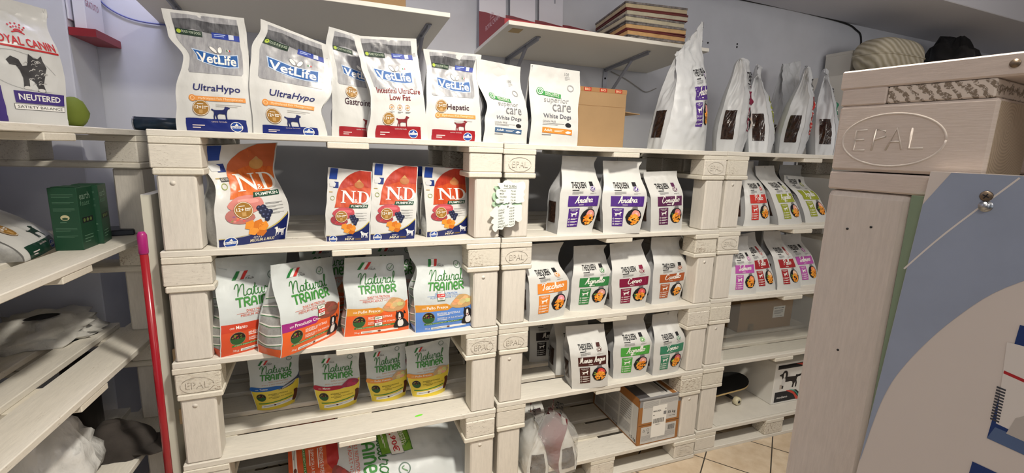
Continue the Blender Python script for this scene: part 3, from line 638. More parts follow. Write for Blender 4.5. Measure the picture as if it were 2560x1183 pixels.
def nd_art(Hr, big=False):
    a = Art(); h = Hr/1.72
    reg = [(.17, .80*h), (.19, .95*h), (.22, 1.18*h), (.30, 1.38*h), (.45, 1.56*h), (.60, 1.66*h), (.72, Hr*.995), (1, Hr*.995), (1, 1.12*h), (.93, .99*h), (.8, .90*h), (.5, .82*h)]
    a.poly('print', spline(reg[:6], 4)+reg[6:], PUMPO if big else PUMPM, 1)
    a.poly('print', [(.24, 1.22*h), (.30, 1.38*h), (.45, 1.56*h), (.60, 1.66*h), (.72, Hr*.995), (1, Hr*.995), (1, 1.30*h), (.6, 1.34*h)], ink(196, 100, 58) if big else PUMPD, 2)
    px = .72; a.ell('print', px, 1.36*h, .11, .08, ink(206, 150, 84) if big else ink(176, 112, 66), 3); a.poly('print', [(px-.06, 1.43*h), (px+.06, 1.43*h), (px, 1.5*h)], ink(196, 150, 96), 3)
    a.poly('print', [(.02, 1.46*h), (.2, 1.46*h), (.22, Hr*.995), (.04, Hr*.995)], ink(28, 60, 140), 2); a.rect('print', .12, 1.26*h, .24, 1.40*h, ink(28, 50, 120), 2); a.poly('print', [(.04, 1.28*h), (.16, 1.28*h), (.18, 1.36*h), (.11, 1.42*h), (.03, 1.36*h)], ink(206, 208, 210), 3)
    if big: a.rect('print', .09, 1.1*h, .22, 1.17*h, ink(60, 60, 62), 2); a.text('print', 'ADULT DOG', .1, 1.12*h, .21, 1.155*h, W_, 3)
    a.ring('print', .11, 1.02*h, .05, .05, .012, ink(150, 160, 90), 2); a.lines('print', .03, 1.14*h, .17, 1.18*h, 1, ink(176, 150, 90), 2)
    NDletters(a, .30, .92*h+.0, .97, 1.21*h)
    a.poly('logo', [(.5, .80*h), (.93, .82*h), (.95, .90*h), (.52, .89*h)], ink(22, 72, 52), 5); a.text('logo', 'PUMPKIN', .55, .825*h, .91, .875*h, W_, 6, .01, k=.02)
    food(a, .42, .56*h, .46, (206, 128, 120) if big else (186, 74, 84))
    badge(a, .34, .60*h, .14 if not big else .13, 10)
    for i, y in enumerate((.70, .64, .58, .52)): a.lines('small_print', .66, y*h-.03, .93, y*h, 2, GRY if i % 2 else ink(90, 90, 94), 2, fill=.3)
    a.poly('print', spline([(0, .14*h), (.3, .15*h), (.6, .22*h), (.82, .33*h), (1, .50*h)], 5)+[(1, .52*h), (1, .40*h), (.6, .19*h), (0, .12*h)], ink(190, 170, 84), 1)
    a.poly('print', [(0, 0)]+[(1, 0), (1, .47*h)]+spline([(1, .47*h), (.82, .30*h), (.6, .2*h), (.3, .14*h), (0, .13*h)], 5)[1:], NAVYF, 2)
    crest(a, .15, .065*h, .085, 4); a.text('size_text', 'ADULT', .47, .10*h, .6, .125*h, W_, 4)
    a.text('size_text', 'MEDIUM & MAXI' if big else 'MINI', .42, .03*h, .80 if big else .64, .085*h, ink(206, 196, 170), 4, .015, .2)
    if not big: a.rect('size_text', .66, .04*h, .8, .07*h, ink(110, 86, 50), 4)
    a.sil('dog_picture', DOG, .78, .08*h, .98, .25*h, W_, 4, True); a.sil('dog_picture', CHI, .83, .10*h, .97, .22*h, ink(206, 206, 210), 5, True)
    return a
def flag(a, x, y, s, L=3):
    for k, c in enumerate(((40, 120, 60), (232, 232, 228), (196, 54, 50))):
        dx = k*.045*s; a.poly('country_flag', [(x+dx, y), (x+dx+.04*s, y), (x+dx+.10*s, y+.1*s), (x+dx+.06*s, y+.1*s)], ink(*c), L)
    a.text('country_flag', 'ITALIA', x+.15*s, y-.01, x+.15*s+.12, y+.022, INK, L); a.lines('country_flag', x+.17*s, y+.03, x+.15*s+.11, y+.045, 1, GRY, L)
NGR = ink(62, 136, 58); NGD = ink(48, 112, 50)
def train_logo(a, x0, x1, y0, s=1.0):
    w = x1-x0; h = .15*s
    a.script('logo', 'Natural', x0, y0+.155*s, x1, y0+.155*s+.085*s,   .0135*s, NGD, 4)
    # lettering with soft tall stems
    T = {'T': [[(0, 1), (.95, 1)], [(.5, 1), (.42, 0)]], 'R': [[(.08, 0), (.14, 1)], [(.14, 1), (.7, .95), (.72, .6), (.14, .5)], [(.35, .5), (.8, 0)]], 'A': [[(0, 0), (.2, .8), (.45, 1), (.68, .8), (.72, 0)], [(.1, .4), (.7, .4)]], 'I': [[(.2, 0), (.25, 1)]], 'N': [[(.08, 0), (.1, .95)], [(.1, .6), (.35, .98), (.66, .8), (.66, 0)]], 'E': [[(.7, .08), (.3, 0), (.06, .4), (.2, .9), (.6, .9), (.62, .5), (.1, .45)]]}
    adv = {'T': .95, 'R': .92, 'A': .9, 'I': .45, 'N': .9, 'E': .85}; word = 'TRAINER'; tot = sum(adv[c] for c in word); cx = 0
    for c in word:
        for st in T[c]: a.stroke('logo', [(x0+w*(-.02+1.04*(cx+p[0])/tot), y0+p[1]*.125*s) for p in st], .024*s, NGR, 4, 'F', 4 if len(st) > 2 else 0)
        cx += adv[c]
def bowl(a, cx, cy, r, L=4):
    a.ell('bowl_picture', cx, cy, r*1.06, r*1.06, ink(150, 140, 110), L); a.ell('bowl_picture', cx, cy, r, r, ink(44, 30, 26), L+1)
    a.poly('bowl_picture', [(cx+r*.97*math.cos(PI+i*PI/12), cy+r*.97*math.sin(PI+i*PI/12)) for i in range(13)], ink(46, 90, 48), L+2)
    rr = random.Random(4)
    for i in range(12): a.ell('bowl_picture', cx+rr.uniform(-.7, .7)*r, cy+rr.uniform(.05, .6)*r, r*.13, r*.09, ink(*rr.choice(((176, 60, 50), (210, 170, 60), (120, 140, 50), (110, 40, 70)))), L+2, n=8)
def chunks(a, cx, cy, rx, ry, col, L=5, seed=1):
    r = random.Random(seed)
    a.poly('food_picture', spline([(cx-rx, cy-.5*ry), (cx-.6*rx, cy+.4*ry), (cx-.1*rx, cy+ry), (cx+.6*rx, cy+.8*ry), (cx+rx, cy+.1*ry), (cx+.7*rx, cy-.7*ry), (cx-.2*rx, cy-.9*ry)], 3, True), ink(*[int(k*.86) for k in col]), L)
    for i in range(11):
        t = r.uniform(0, 6.28); d = r.uniform(.0, .66); x = cx+math.cos(t)*d*rx; y = cy+math.sin(t)*d*ry; q = r.uniform(.24, .36); an = r.uniform(0, 3)
        a.poly('food_picture', [(x+rx*q*math.cos(an+k), y+ry*q*1.1*math.sin(an+k)) for k in (0, 1.0, 2.3, 3.4, 4.8)], ink(*[min(255, int(k*r.uniform(.86, 1.12))) for k in col]), L+1+i % 3)
def collie(a, x, y, s, L=7):
    a.poly('dog_picture', spline([(x-.5*s, y), (x-.45*s, y+.5*s), (x-.2*s, y+.8*s), (x+.2*s, y+.7*s), (x+.5*s, y+.35*s), (x+.55*s, y)], 3, True), ink(34, 30, 32), L)
    a.poly('dog_picture', spline([(x-.2*s, y+.02), (x-.26*s, y+.5*s), (x, y+.75*s), (x+.18*s, y+.4*s), (x+.1*s, y+.02)], 3, True), ink(228, 226, 222), L+1)
    a.ell('dog_picture', x-.1*s, y+.95*s, .32*s, .36*s, ink(34, 30, 32), L+2); a.ell('dog_picture', x-.12*s, y+.9*s, .09*s, .3*s, ink(230, 228, 224), L+3); a.ell('dog_picture', x-.12*s, y+.76*s, .12*s, .1*s, ink(210, 180, 176), L+4); a.ell('dog_picture', x-.12*s, y+.82*s, .05*s, .04*s, INK, L+5)
    for sx in (-.38, .2): a.poly('dog_picture', [(x+sx*s, y+1.1*s), (x+(sx+.2)*s, y+1.1*s), (x+(sx+.06)*s, y+1.4*s)], ink(34, 30, 32), L+1)
def train_art(flav, fcol, body, pic, Hr=1.32, tagxy=None, price='18,49€', line='MEDIUM ADULT +12 MESI', puppy=False, lc=(214, 96, 70), side=True):
    a = Art(); B = body
    flag(a, .20, 1.10, 1.25); a.ring('quality_seal', .76, 1.12, .065, .065, .012, ink(110, 130, 120), 3); a.stroke('quality_seal', [(.73, 1.12), (.75, 1.095), (.79, 1.15)], .012, ink(110, 150, 110), 3)
    train_logo(a, .22, .82, .71, 1.0); LC = ink(*lc)
    a.text('product_name', 'DAILY NUTRITION', .33, .632, .70, .668, LC, 3, .004); a.rect('product_name', .2, .617, .78, .621, LC, 3); a.text('product_name', line, .25, .568, .78, .604, LC, 3)
    a.poly('print', [(0, .0), (1, .0), (1, .56)]+spline([(1, .56), (.88, .50), (.7, .43), (.5, .41), (0, .43)], 4)[1:], B, 1)
    a.poly('flavour_band', [(0, .36), (.52, .36), (.62, .42), (.5, .475), (.2, .475), (0, .485)], ink(*fcol), 3); a.text('flavour_band', 'con', .1, .4, .16, .425, W_, 4); a.text('flavour_band', flav, .18, .395, .18+.029*len(flav), .445, W_, 4, .012)
    if pic: chunks(a, .76, .49, .20, .125, pic)
    bowl(a, .2, .25, .095)
    for i, (y, w) in enumerate(((.325, .62), (.245, .70))): a.text('claims', ('BENESSERE INTESTINALE', 'SUPPORTA LA SUA VITALITÀ')[i], .34, y-.035, .34+w*.62, y, W_, 3, .004); a.lines('claims', .34, y-.055, .34+w*.4, y-.04, 1, W_, 3, fill=.6)
    a.rect('claims', .13, .125, .80, .152, ink(66, 122, 54), 3, k=.03); a.text('claims', 'CON INGREDIENTI NATURALI', .16, .13, .7, .147, ink(214, 226, 190), 4, k=.03)
    a.text('claims', '3kg', .14, .035, .22, .075, W_, 3); a.rect('claims', .24, .035, .82, .075, W_, 3, k=.02); a.lines('claims', .26, .042, .5, .066, 2, GRY, 4); a.ell('claims', .52, .06, .025, .015, ink(110, 60, 40), 5)
    collie(a, .87, .08, .22)
    if tagxy:
        x, y = tagxy; R = ink(198, 40, 44)
        a.rect('price_sticker', x, y, x+.125, y+.165, ink(58, 112, 52), 12, k=.02); a.rect('price_sticker', x+.006, y+.006, x+.119, y+.159, W_, 13, k=.02); a.rect('price_sticker', x+.0, y+.055, x+.125, y+.108, R, 14, k=.02); a.text('price_sticker', price, x+.02, y+.065, x+.115, y+.098, W_, 15, .01); a.lines('price_sticker', x+.02, y+.118, x+.1, y+.15, 2, GRN, 14); a.lines('price_sticker', x+.03, y+.015, x+.1, y+.045, 2, INK, 14)
    if side:
        a.rect('print', 0, 0, 1, .12, B, 1, 'L'); a.poly('print', [(.04, .13), (.96, .13), (.96, .72), (.04, .82)], GUS, 1, 'L')
        for k in range(6): a.stroke('print', [(.02, .19+k*.13), (.5, .155+k*.13), (.98, .17+k*.13)], .012, ink(70, 128, 84), 2, 'L'); a.stroke('print', [(.02, .205+k*.13), (.5, .17+k*.13), (.98, .185+k*.13)], .02, W_, 2, 'L')
    return a
def tmini_art(flav, fcol, kind, Hr=1.45):
    a = Art(); lc = ink(196, 140, 96)
    flag(a, .17, 1.22, 1.1); a.ring('quality_seal', .8, 1.33, .06, .06, .012, ink(110, 130, 120), 3)
    train_logo(a, .2, .84, .80, 1.2)
    a.text('product_name', 'DAILY NUTRITION', .36, .735, .76, .765, lc, 3); a.text('product_name', 'SMALL & TOY ADULT +10 MESI', .22, .665, .84, .692, lc, 3)
    a.poly('print', [(0, 0), (1, 0), (1, .72)]+spline([(1, .72), (.9, .66), (.7, .55), (.4, .52), (0, .56)], 4)[1:], YEF, 1)
    a.poly('flavour_band', spline([(0, .54), (.3, .515), (.55, .53), (.68, .58), (.5, .62), (.2, .62), (0, .66)], 3, True), ink(*fcol), 3); a.text('flavour_band', 'con', .08, .56, .14, .58, W_, 4); a.text('flavour_band', flav, .17, .55, .17+.032*len(flav), .60, W_, 4, .012)
    if kind == 'fish':
        a.poly('food_picture', spline([(.55, .50), (.68, .60), (.85, .70), (.97, .79), (1.02, .92), (1.02, .76), (1.06, .70), (.94, .70), (.86, .6), (.7, .53)], 4, True), ink(66, 72, 88), 6); a.poly('food_picture', spline([(.56, .50), (.7, .545), (.86, .63), (.94, .71), (.8, .64), (.66, .57)], 3, True), ink(176, 176, 180), 7); a.ell('food_picture', .62, .535, .012, .012, INK, 8)
    else: chunks(a, .78, .635, .2, .11, kind, seed=3)
    bowl(a, .17, .36, .10)
    BR = ink(84, 76, 30)
    for y, x1 in ((.42, .76), (.345, .86)): a.text('claims', ('BENESSERE INTESTINALE' if y > .4 else 'SUPPORTA LA SUA VITALITÀ'), .33, y-.02, x1, y+.012, BR, 3, .006); a.lines('claims', .4, y-.045, .66, y-.032, 1, BR, 3, fill=.7)
    a.stroke('claims', [(.08, .19), (.4, .2), (.9, .255)], .026, ink(70, 134, 60), 3); a.poly('claims', [(.12, .06), (.9, .12), (.9, .2), (.14, .14)], W_, 3); a.lines('claims', .18, .09, .85, .12, 2, GRY, 4, k=.08); a.ell('claims', .46, .125, .03, .02, ink(80, 40, 30), 5)
    a.poly('dog_picture', spline([(.9, .12), (.92, .3), (.9, .42), (1., .4), (1., .12)], 3, True), ink(92, 50, 30), 4)
    return a
def pan(a, cx, cy, rx, ry, meat, extra=None, L=4, seed=1):
    r = random.Random(seed)
    a.poly('food_picture', [(cx+rx*(1.02+.04*math.cos(6*t))*math.cos(t), cy+ry*1.02*math.sin(t)) for t in [2*PI*i/16 for i in range(16)]], INK, L)
    a.poly('food_picture', spline([(cx-.25*rx, cy+ry*.95), (cx-.3*rx, cy+1.22*ry), (cx+.3*rx, cy+1.25*ry), (cx+.35*rx, cy+.95*ry)], 3), ink(120, 116, 116), L)
    a.poly('food_picture', spline([(cx-.3*rx, cy+.2*ry), (cx-.1*rx, cy+.82*ry), (cx+.5*rx, cy+.74*ry), (cx+.85*rx, cy+.15*ry), (cx+.3*rx, cy-.05*ry)], 3, True), ink(*meat), L+1)
    a.poly('food_picture', spline([(cx+.1*rx, cy+.4*ry), (cx+.25*rx, cy+.6*ry), (cx+.5*rx, cy+.4*ry), (cx+.3*rx, cy+.25*ry)], 3, True), ink(*[min(255, k+38) for k in meat]), L+2)
    if extra: 
        for i in range(6): a.ell('food_picture', cx-.45*rx+r.uniform(-.25, .2)*rx, cy+.05*ry+r.uniform(-.3, .3)*ry, .16*rx, .07*ry, ink(*extra), L+2, n=8)
    for i in range(52):
        t = r.uniform(0, 6.28); d = math.sqrt(r.random())*.66; x = cx+.08*rx+math.cos(t)*d*rx; y = cy-.28*ry+math.sin(t)*d*ry*.95; q = .125
        an = r.uniform(0, 1.5); a.poly('food_picture', [(x+rx*q*1.3*math.cos(an+k*PI/2), y+ry*q*math.sin(an+k*PI/2)) for k in range(4)], ink(*r.choice(((240, 156, 48), (226, 128, 32), (248, 178, 76)))), L+3+i % 3)
def queen_art(flav, col, meat, extra=None, Hr=1.9, seed=1, band=True, sh=0.05):
    a = Art(); c = ink(*col); cd = ink(*[int(k*.8) for k in col]); t = lambda y: y+sh
    v, tr, _ = text_tris('THEQUEEN', .02, 0)
    a.text('logo', 'THEQUEEN', .21, t(1.235), .60, t(1.43), INK, 3, .02)
    a.lines('logo', .24, t(1.195), .54, t(1.222), 1, INK, 3, fill=.8); a.lines('logo', .25, t(1.09), .52, t(1.18), 4, GRY, 3, fill=.3)
    a.rect('quality_flag', .70, t(1.325), .80, t(1.44), INK if col[1] > 40 else c, 3); a.ell('quality_flag', .765, t(1.25), .075, .075, c, 3); a.ring('quality_flag', .765, t(1.25), .066, .066, .012, W_, 4); a.stroke('quality_flag', [(.735, t(1.27)), (.76, t(1.225)), (.79, t(1.29))], .02, W_, 4); a.lines('quality_flag', .69, t(1.10), .86, t(1.135), 2, GRY, 3, fill=.3)
    a.rect('flavour_band', .17, t(.75), .945, t(1.045), c, 3)
    for k in range(4): a.stroke('flavour_band', [(.5+.1*k, t(.76)), (.56+.1*k, t(.88)), (.54+.1*k, t(1.03))], .006, ink(*[min(255, q+34) for q in col]), 4)
    n = len(flav); w = min(.70, .062*n+.07); a.script('flavour_band', flav, .555-w/2, t(.845), .555+w/2, t(.935), .022, W_, 6, .06)
    a.lines('flavour_band', .44, t(.785), .66, t(.803), 1, W_, 6, fill=.8)
    a.rect('info_panel', .2, t(.17), .48, t(.695), c, 3); a.text('info_panel', 'GRAIN FREE', .235, t(.645), .445, t(.67), W_, 4, .01); a.text('info_panel', 'ADULT', .27, t(.615), .41, t(.637), W_, 4, .01)
    a.sil('info_panel', DOG if sum(col) < 420 else CHI, .25, t(.46), .44, t(.59), W_, 4)
    for y in (.38, .30, .22): a.ring('info_panel', .235, t(y+.01), .02, .025, .008, W_, 4, n=10); a.lines('info_panel', .275, t(y-.01), .455, t(y+.03), 2, W_, 4, fill=.6)
    pan(a, .745, t(.44), .2, .235, meat, extra, seed=seed)
    return a
def window(a, side='L', x0=.22, x1=.80, y0=.32, y1=.92): a.rect('kibble_window', x0, y0, x1, y1, KIB, 3, side)
def natpro_art(stripc, Hr=1.75):
    a = Art(); c = ink(*stripc)
    a.rect('logo', .2, .96, .62, 1.045, ink(52, 140, 66), 3, k=-.1); a.ell('logo', .18, 1.03, .075, .075, ink(52, 140, 66), 4); a.ring('logo', .18, 1.03, .062, .062, .014, W_, 5); a.ring('logo', .185, 1.03, .03, .03, .01, W_, 5)
    a.text('logo', "NATURE'S", .29, .995, .58, 1.03, W_, 5, .012, k=-.1); a.text('logo', 'PROTECTION', .29, .963, .58, .988, W_, 5, .004, k=-.1)
    a.text('product_name', 'superior', .26, .80, .80, .93, ink(150, 150, 152), 3); a.text('product_name', 'care', .44, .66, .86, .80, ink(120, 120, 124), 3)
    a.text('product_name', 'White Dogs', .22, .50, .86, .61, ink(96, 98, 108), 3, .01); a.text('product_name', 'GRAIN FREE', .2, .445, .5, .48, GRY, 3); a.lines('product_name', .2, .385, .7, .435, 2, ink(150, 150, 150), 3, fill=.3)
    a.poly('animal_icon', spline([(.72, .42), (.78, .45), (.85, .42), (.84, .37), (.75, .37)], 3, True), INK, 3)
    a.rect('flavour_band', .2, .24, .88, .345, c, 3, k=-.04); a.text('flavour_band', 'Adult', .24, .265, .42, .315, W_, 4, .012); a.lines('flavour_band', .47, .26, .68, .30, 2, W_, 4, fill=.35); a.poly('flavour_band', spline([(.72, .255), (.78, .285), (.86, .26), (.78, .235)], 3, True), W_, 4)
    a.lines('small_print', .2, .185, .5, .215, 1, GRY, 3); a.text('corner_mark', '100', .70, 1.39, .80, 1.45, ink(140, 140, 142), 3); a.lines('corner_mark', .71, 1.3, .82, 1.38, 3, ink(176, 176, 178), 3, fill=.25); a.ring('corner_mark', .82, 1.15, .07, .07, .02, ink(160, 160, 162), 3)
    for sd in ('L',): a.rect('print', .02, .02, .98, 1.5, SILV, 1, sd)
    return a
def royal_art(Hr=2.0):
    a = Art(); R = ink(196, 40, 44); V = ink(66, 48, 122)
    a.text('logo', 'ROYAL CANIN', .14, 1.33, .97, 1.47, R, 3, .02, k=-.02); a.rect('logo', -.0, 1.27, 1.0, 1.30, R, 3, k=-.0)
    for i in range(5):
        for j in range(3): an = math.radians(50+i*20); q = .06+.035*j; a.ell('logo', .52+q*1.3*math.cos(an), 1.50+q*1.5*math.sin(an), .014, .017, R, 3, n=8)
    a.stroke('logo', [(.43, 1.53), (.52, 1.56), (.61, 1.53)], .02, R, 3)
    cat = [(.42, .62), (.46, .6), (.5, .64), (.52, .78), (.58, .74), (.62, .62), (.6, .58), (.72, .58), (.70, .7), (.74, .9), (.77, 1.0), (.74, 1.12), (.73, 1.2), (.68, 1.14), (.62, 1.14), (.56, 1.2), (.54, 1.1), (.52, 1.0), (.46, .98), (.42, 1.08), (.33, 1.12), (.27, 1.05), (.3, .98), (.38, .98), (.42, .9), (.44, .78)]
    a.poly('cat_picture', cat, ink(58, 56, 58), 3)
    r = random.Random(3)
    for i in range(26):
        x = r.uniform(.48, .72); y = r.uniform(.66, 1.1); a.stroke('cat_picture', [(x, y), (x+.02, y+.03), (x+.05, y+.02)], .008, ink(186, 184, 180), 4)
    a.ell('cat_picture', .47, .62, .05, .03, ink(214, 212, 208), 4); a.ell('cat_picture', .66, .60, .05, .03, ink(214, 212, 208), 4)
    a.stroke('cat_picture', [(.2, 1.2), (.4, 1.22), (.7, 1.12), (.88, .9)], .004, GRY, 2); a.stroke('cat_picture', [(.12, .72), (.4, .6), (.8, .58)], .004, GRY, 2)
    a.rect('name_band', .28, .36, .98, .56, V, 3); a.text('name_band', 'NEUTERED', .33, .41, .92, .515, W_, 4, .025)
    a.rect('subtitle_box', .25, .25, .98, .345, INK, 3); a.rect('subtitle_box', .255, .255, .975, .34, W_, 4); a.text('subtitle_box', 'SATIETY BALANCE', .29, .275, .94, .32, INK, 5)
    a.rect('side_stripe', .02, .04, .13, .62, V, 3); a.lines('small_print', .05, .9, .16, 1.1, 4, ink(150, 160, 190), 3)
    return a
Z1 = (1.725, 1.3285, .933, .537, .144); Z2 = (1.722, 1.322, .9265, .544, .1456); Z3 = (1.723, 1.325, .9313, .548, .1424)
# --- top row: five grey-topped veterinary bags
HB = 'Hydrolyzed Fish Monoprotein'
VB = (30, 42, 112); VR = (150, 34, 42)
G1 = 'grey and white veterinary diet bags on the top row'
def vet(label, loc, rz, W, TL, TR, art, Hr, seed, **k):
    a = dict(D=.095, fin=.008, v0=.35, vs=.9, wr=.0024, fold=.95); a.update(k)
    return Bag(W, a.pop('D'), TL, TR, seed=seed, **a).build('dog_food_bag', label, (*loc, 1.725), rz, art, Hr, WH, GUS, WH, G1)
A1 = vet_art([('UltraHypo', .2, .86)], VB, (.3, .34), HB, .19, 1.72, ny=.56)
vet('tall white bag with blue base, leftmost of the grey-topped bags on the top row', (.187, .10), 0, .222, (-.132, .384), (.088, .383), A1, 1.72, 1, pinL=[(0, 0), (.3, .012), (.62, .045), (.8, .008), (1, 0)])
A2 = vet_art([('UltraHypo', .24, .88)], VB, (.28, .27), HB, .13, 1.62, ny=.54)
vet('white bag with blue base and slanting top, second from left on the top row', (.412, .09), 0, .223, (-.070, .383), (.126, .324), A2, 1.62, 2, pinL=[(0, 0), (.45, -.02), (.75, -.022), (.92, 0), (1, 0)], pinR=[(0, 0), (.28, -.02), (.5, .012), (.75, .012), (1, 0)])
A3 = vet_art([('Gastrointestinal', .2, 1.02)], VR, (.34, .86), None, .2, 2.0, ny=.62, dogy=.2, dog=(.55, .8))
vet('grey-topped bag with red base, half hidden behind its right-hand neighbour on the top row', (.651, .175), 0, .19, (-.090, .403), (.102, .369), A3, 2.0, 3, pinL=[(0, 0), (.35, .004), (.6, .004), (.85, -.012), (1, 0)])
A4 = vet_art([('Intestinal UltraCare', .1, .97), ('Low Fat', .33, .75)], VR, (.3, .34), None, .22, 1.74, ny=.78, sub=True, dog=(.44, .66))
vet('white bag with red foil base and two-line red name, fourth on top row', (.787, .092), 0, .215, (-.143, .366), (.069, .379), A4, 1.74, 4, pinL=[(0, 0), (.3, .026), (.45, .03), (.7, .012), (1, 0)])
A5 = vet_art([('Hepatic', .36, .8)], VR, (.25, .6), 'Hydrolyzed Fish Monoprotein', .19, 1.58, ny=.52, dog=(.5, .72))
vet('white dog food bag with red base, rightmost of the grey-topped bags on the top row', (1.008, .113), 0, .224, (-.104, .350), (.118, .351), A5, 1.58, 5, pinL=[(0, 0), (.4, .008), (.8, .012), (1, 0)], pinR=[(0, 0), (.5, -.012), (.75, -.016), (1, 0)])
# --- two plain white bags with silver sides
Bag(.181, .09, (-.115, .335), (.065, .320), seed=11, pinL=[(0, 0), (.25, .01), (.45, .026), (.75, -.004), (1, 0)], pinR=[(0, 0), (.4, .012), (.8, -.004), (1, 0)], wr=.003, fin=.008, v0=.3).build('dog_food_bag', 'white dog food bag with a slate blue strip on the top row', (1.234, .107, 1.7235), 0, natpro_art((62, 92, 128)), 1.8, WH, SILV, WH, 'white bags with silver sides')
Bag(.220, .09, (-.100, .336), (.124, .327), seed=12, pinL=[(0, 0), (.3, .004), (.6, -.004), (1, 0)], pinR=[(0, 0), (.45, -.008), (.75, .006), (1, 0)], wr=.003, fin=.008, v0=.3).build('dog_food_bag', 'white dog food bag with an orange strip in front of the plain cardboard box', (1.457, .097, 1.722), 0, natpro_art((236, 134, 52)), 1.52, WH, SILV, WH, 'white bags with silver sides')
# --- second row: pumpkin bags
GN = 'red pumpkin bags on the second shelf'
Bag(.236, .125, (-.116, .348), (.137, .366), yt=.07, seed=21, v0=.35, pinL=[(0, 0), (.35, .0), (.6, .018), (.85, -.004), (1, 0)], pinR=[(0, 0), (.3, .012), (.7, -.022), (.9, -.006), (1, 0)], wr=.003, fin=.006).build('dog_food_bag', 'large orange pumpkin dog food bag standing turned on the second shelf beside the left post', (.235, .145, 1.3285), 32.8, nd_art(1.5, True), 1.5, WH, GUS, WH)
def ndmini(label, loc, rz, W, TL, TR, seed, art=True, grp=GN):
    return Bag(W, .06, TL, TR, seed=seed, v0=.3, vs=.95, wr=.0022, fin=.003, pinL=[(0, 0), (.35, -.002), (.7, .0), (1, 0)]).build('dog_food_bag', label, (*loc, 1.3285), rz, nd_art(1.72) if art else None, 1.72, WH, GUS, WH, grp)
ndmini('small red pumpkin bag, left of the three on the second shelf', (.594, .086), -5.1, .155, (-.062, .281), (.092, .268), 22)
ndmini('small red pumpkin bag, middle of the three and tallest on the second shelf', (.761, .087), -1.1, .171, (-.065, .301), (.103, .289), 23)
ndmini('small red pumpkin bag, right of the three, in front of hidden ones by the post', (.987, .124), 14.8, .190, (-.100, .289), (.098, .280), 24)
ndmini('small pumpkin bag peeking out on the left behind the right red pumpkin bag', (.968, .20), 14, .186, (-.100, .289), (.098, .282), 25)
# --- third row: 3 kg bags
GT = '3 kg green-lettered bags on the third shelf'
RD = film('red_film', (206, 78, 42), .4)
def train(label, loc, rz, W, D, TL, TR, art, gb, seed, Hr=1.32, **k):
    return Bag(W, D, TL, TR, seed=seed, v0=k.pop('v0', .34), vs=.94, wr=.0032, fin=.003, **k).build('dog_food_bag', label, (*loc, .933), rz, art, Hr, TRAINW, TRAINW, TRAINW, GT)
train('3 kg bag with a red lower half, leftmost on the third shelf', (.231, .119), 29, .255, .135, (-.105, .350), (.150, .335), train_art('Manzo', (196, 66, 40), RD, None, 1.34, (.52, .50), '18,49€'), RD, 31, 1.46)
train('3 kg bag with orange base and purple flavour strip overhanging the third shelf', (.400, .070), 44, .262, .135, (-.100, .330), (.185, .305), train_art('Prosciutto Crudo', (150, 40, 120), ORF, (150, 84, 70), 1.25, (.56, .44), '18,49€'), ORF, 32, 1.32, pinR=[(0, 0), (.5, .006), (1, 0)])
train('3 kg bag with orange base and ochre flavour strip, front of the third shelf', (.693, .128), 2.5, .258, .12, (-.111, .315), (.118, .311), train_art('Pollo Fresco', (208, 142, 52), ORF, (222, 176, 120), 1.25, (.44, .16), '18,49€'), ORF, 33, 1.32, pinL=[(0, 0), (.4, .008), (.7, -.004), (1, 0)])
train('3 kg bag with a sky blue base, rightmost on the third shelf', (.975, .091), 3.2, .265, .12, (-.150, .356), (.096, .350), train_art('Pollo Fresco', (208, 142, 52), BLUEF, (222, 182, 124), 1.38, (.36, .54), '17,49€', 'PUPPY & JUNIOR <12 MESI', True, (104, 142, 206)), BLUEF, 34, 1.45, pinL=[(0, 0), (.45, .004), (.75, .03), (.9, .006), (1, 0)], pinR=[(0, 0), (.6, .008), (1, 0)])
train('orange-based 3 kg bag at the back between the second and third front bags', (.52, .42), 10, .25, .12, (-.12, .32), (.12, .32), train_art('Pollo Fresco', (208, 142, 52), ORF, (214, 160, 110), 1.28, None, '', side=False), ORF, 35, 1.28)
train('pale 3 kg bag standing behind the one with orange base and ochre strip', (.80, .33), -4, .25, .12, (-.12, .34), (.12, .34), train_art('Manzo', (196, 66, 40), RD, None, 1.3, None, '', side=False), RD, 36, 1.3)
# --- fourth row: small yellow pouches
GM = 'small yellow pouches on the fourth shelf'
def tmini(label, loc, rz, W, TL, TR, art, seed, Hr=1.43):
    return Bag(W, .075, TL, TR, yt=.055, seed=seed, doy=True, vs=.95, wr=.002, fin=.002, pinL=[(0, 0), (.4, -.008), (.8, .0), (1, 0)], pinR=[(0, 0), (.4, .008), (.8, 0), (1, 0)]).build('pet_food_pouch', label, (*loc, .537), rz, art, Hr, TRAINW, YEF, TRAINW, GM, 'pouch')
tmini('yellow-based pouch with a blue flavour strip and a fish, leftmost on the fourth shelf', (.277, .337), 9.3, .150, (-.098, .235), (.105, .220), tmini_art('Tonno', (34, 98, 176), 'fish'), 41)
tmini('yellow-based pouch with a dark red flavour strip on the fourth shelf', (.535, .250), 4.6, .155, (-.100, .250), (.098, .232), tmini_art('Manzo', (168, 36, 58), (176, 58, 90)), 42)
tmini('yellow-based pouch with an orange flavour strip, left one of that pair on the fourth shelf', (.757, .249), 4.4, .154, (-.100, .243), (.080, .250), tmini_art('Pollo Fresco', (226, 150, 70), (226, 190, 140)), 43)
tmini('yellow-based pouch with an orange flavour strip, rightmost on the fourth shelf', (.941, .230), .9, .155, (-.107, .245), (.105, .262), tmini_art('Pollo Fresco', (226, 150, 70), (226, 190, 140)), 44)
tmini('yellow pouch mostly hidden behind the rightmost pair on the fourth shelf', (.80, .36), 2, .155, (-.1, .25), (.1, .25), tmini_art('Manzo', (168, 36, 58), (176, 58, 90)), 45)
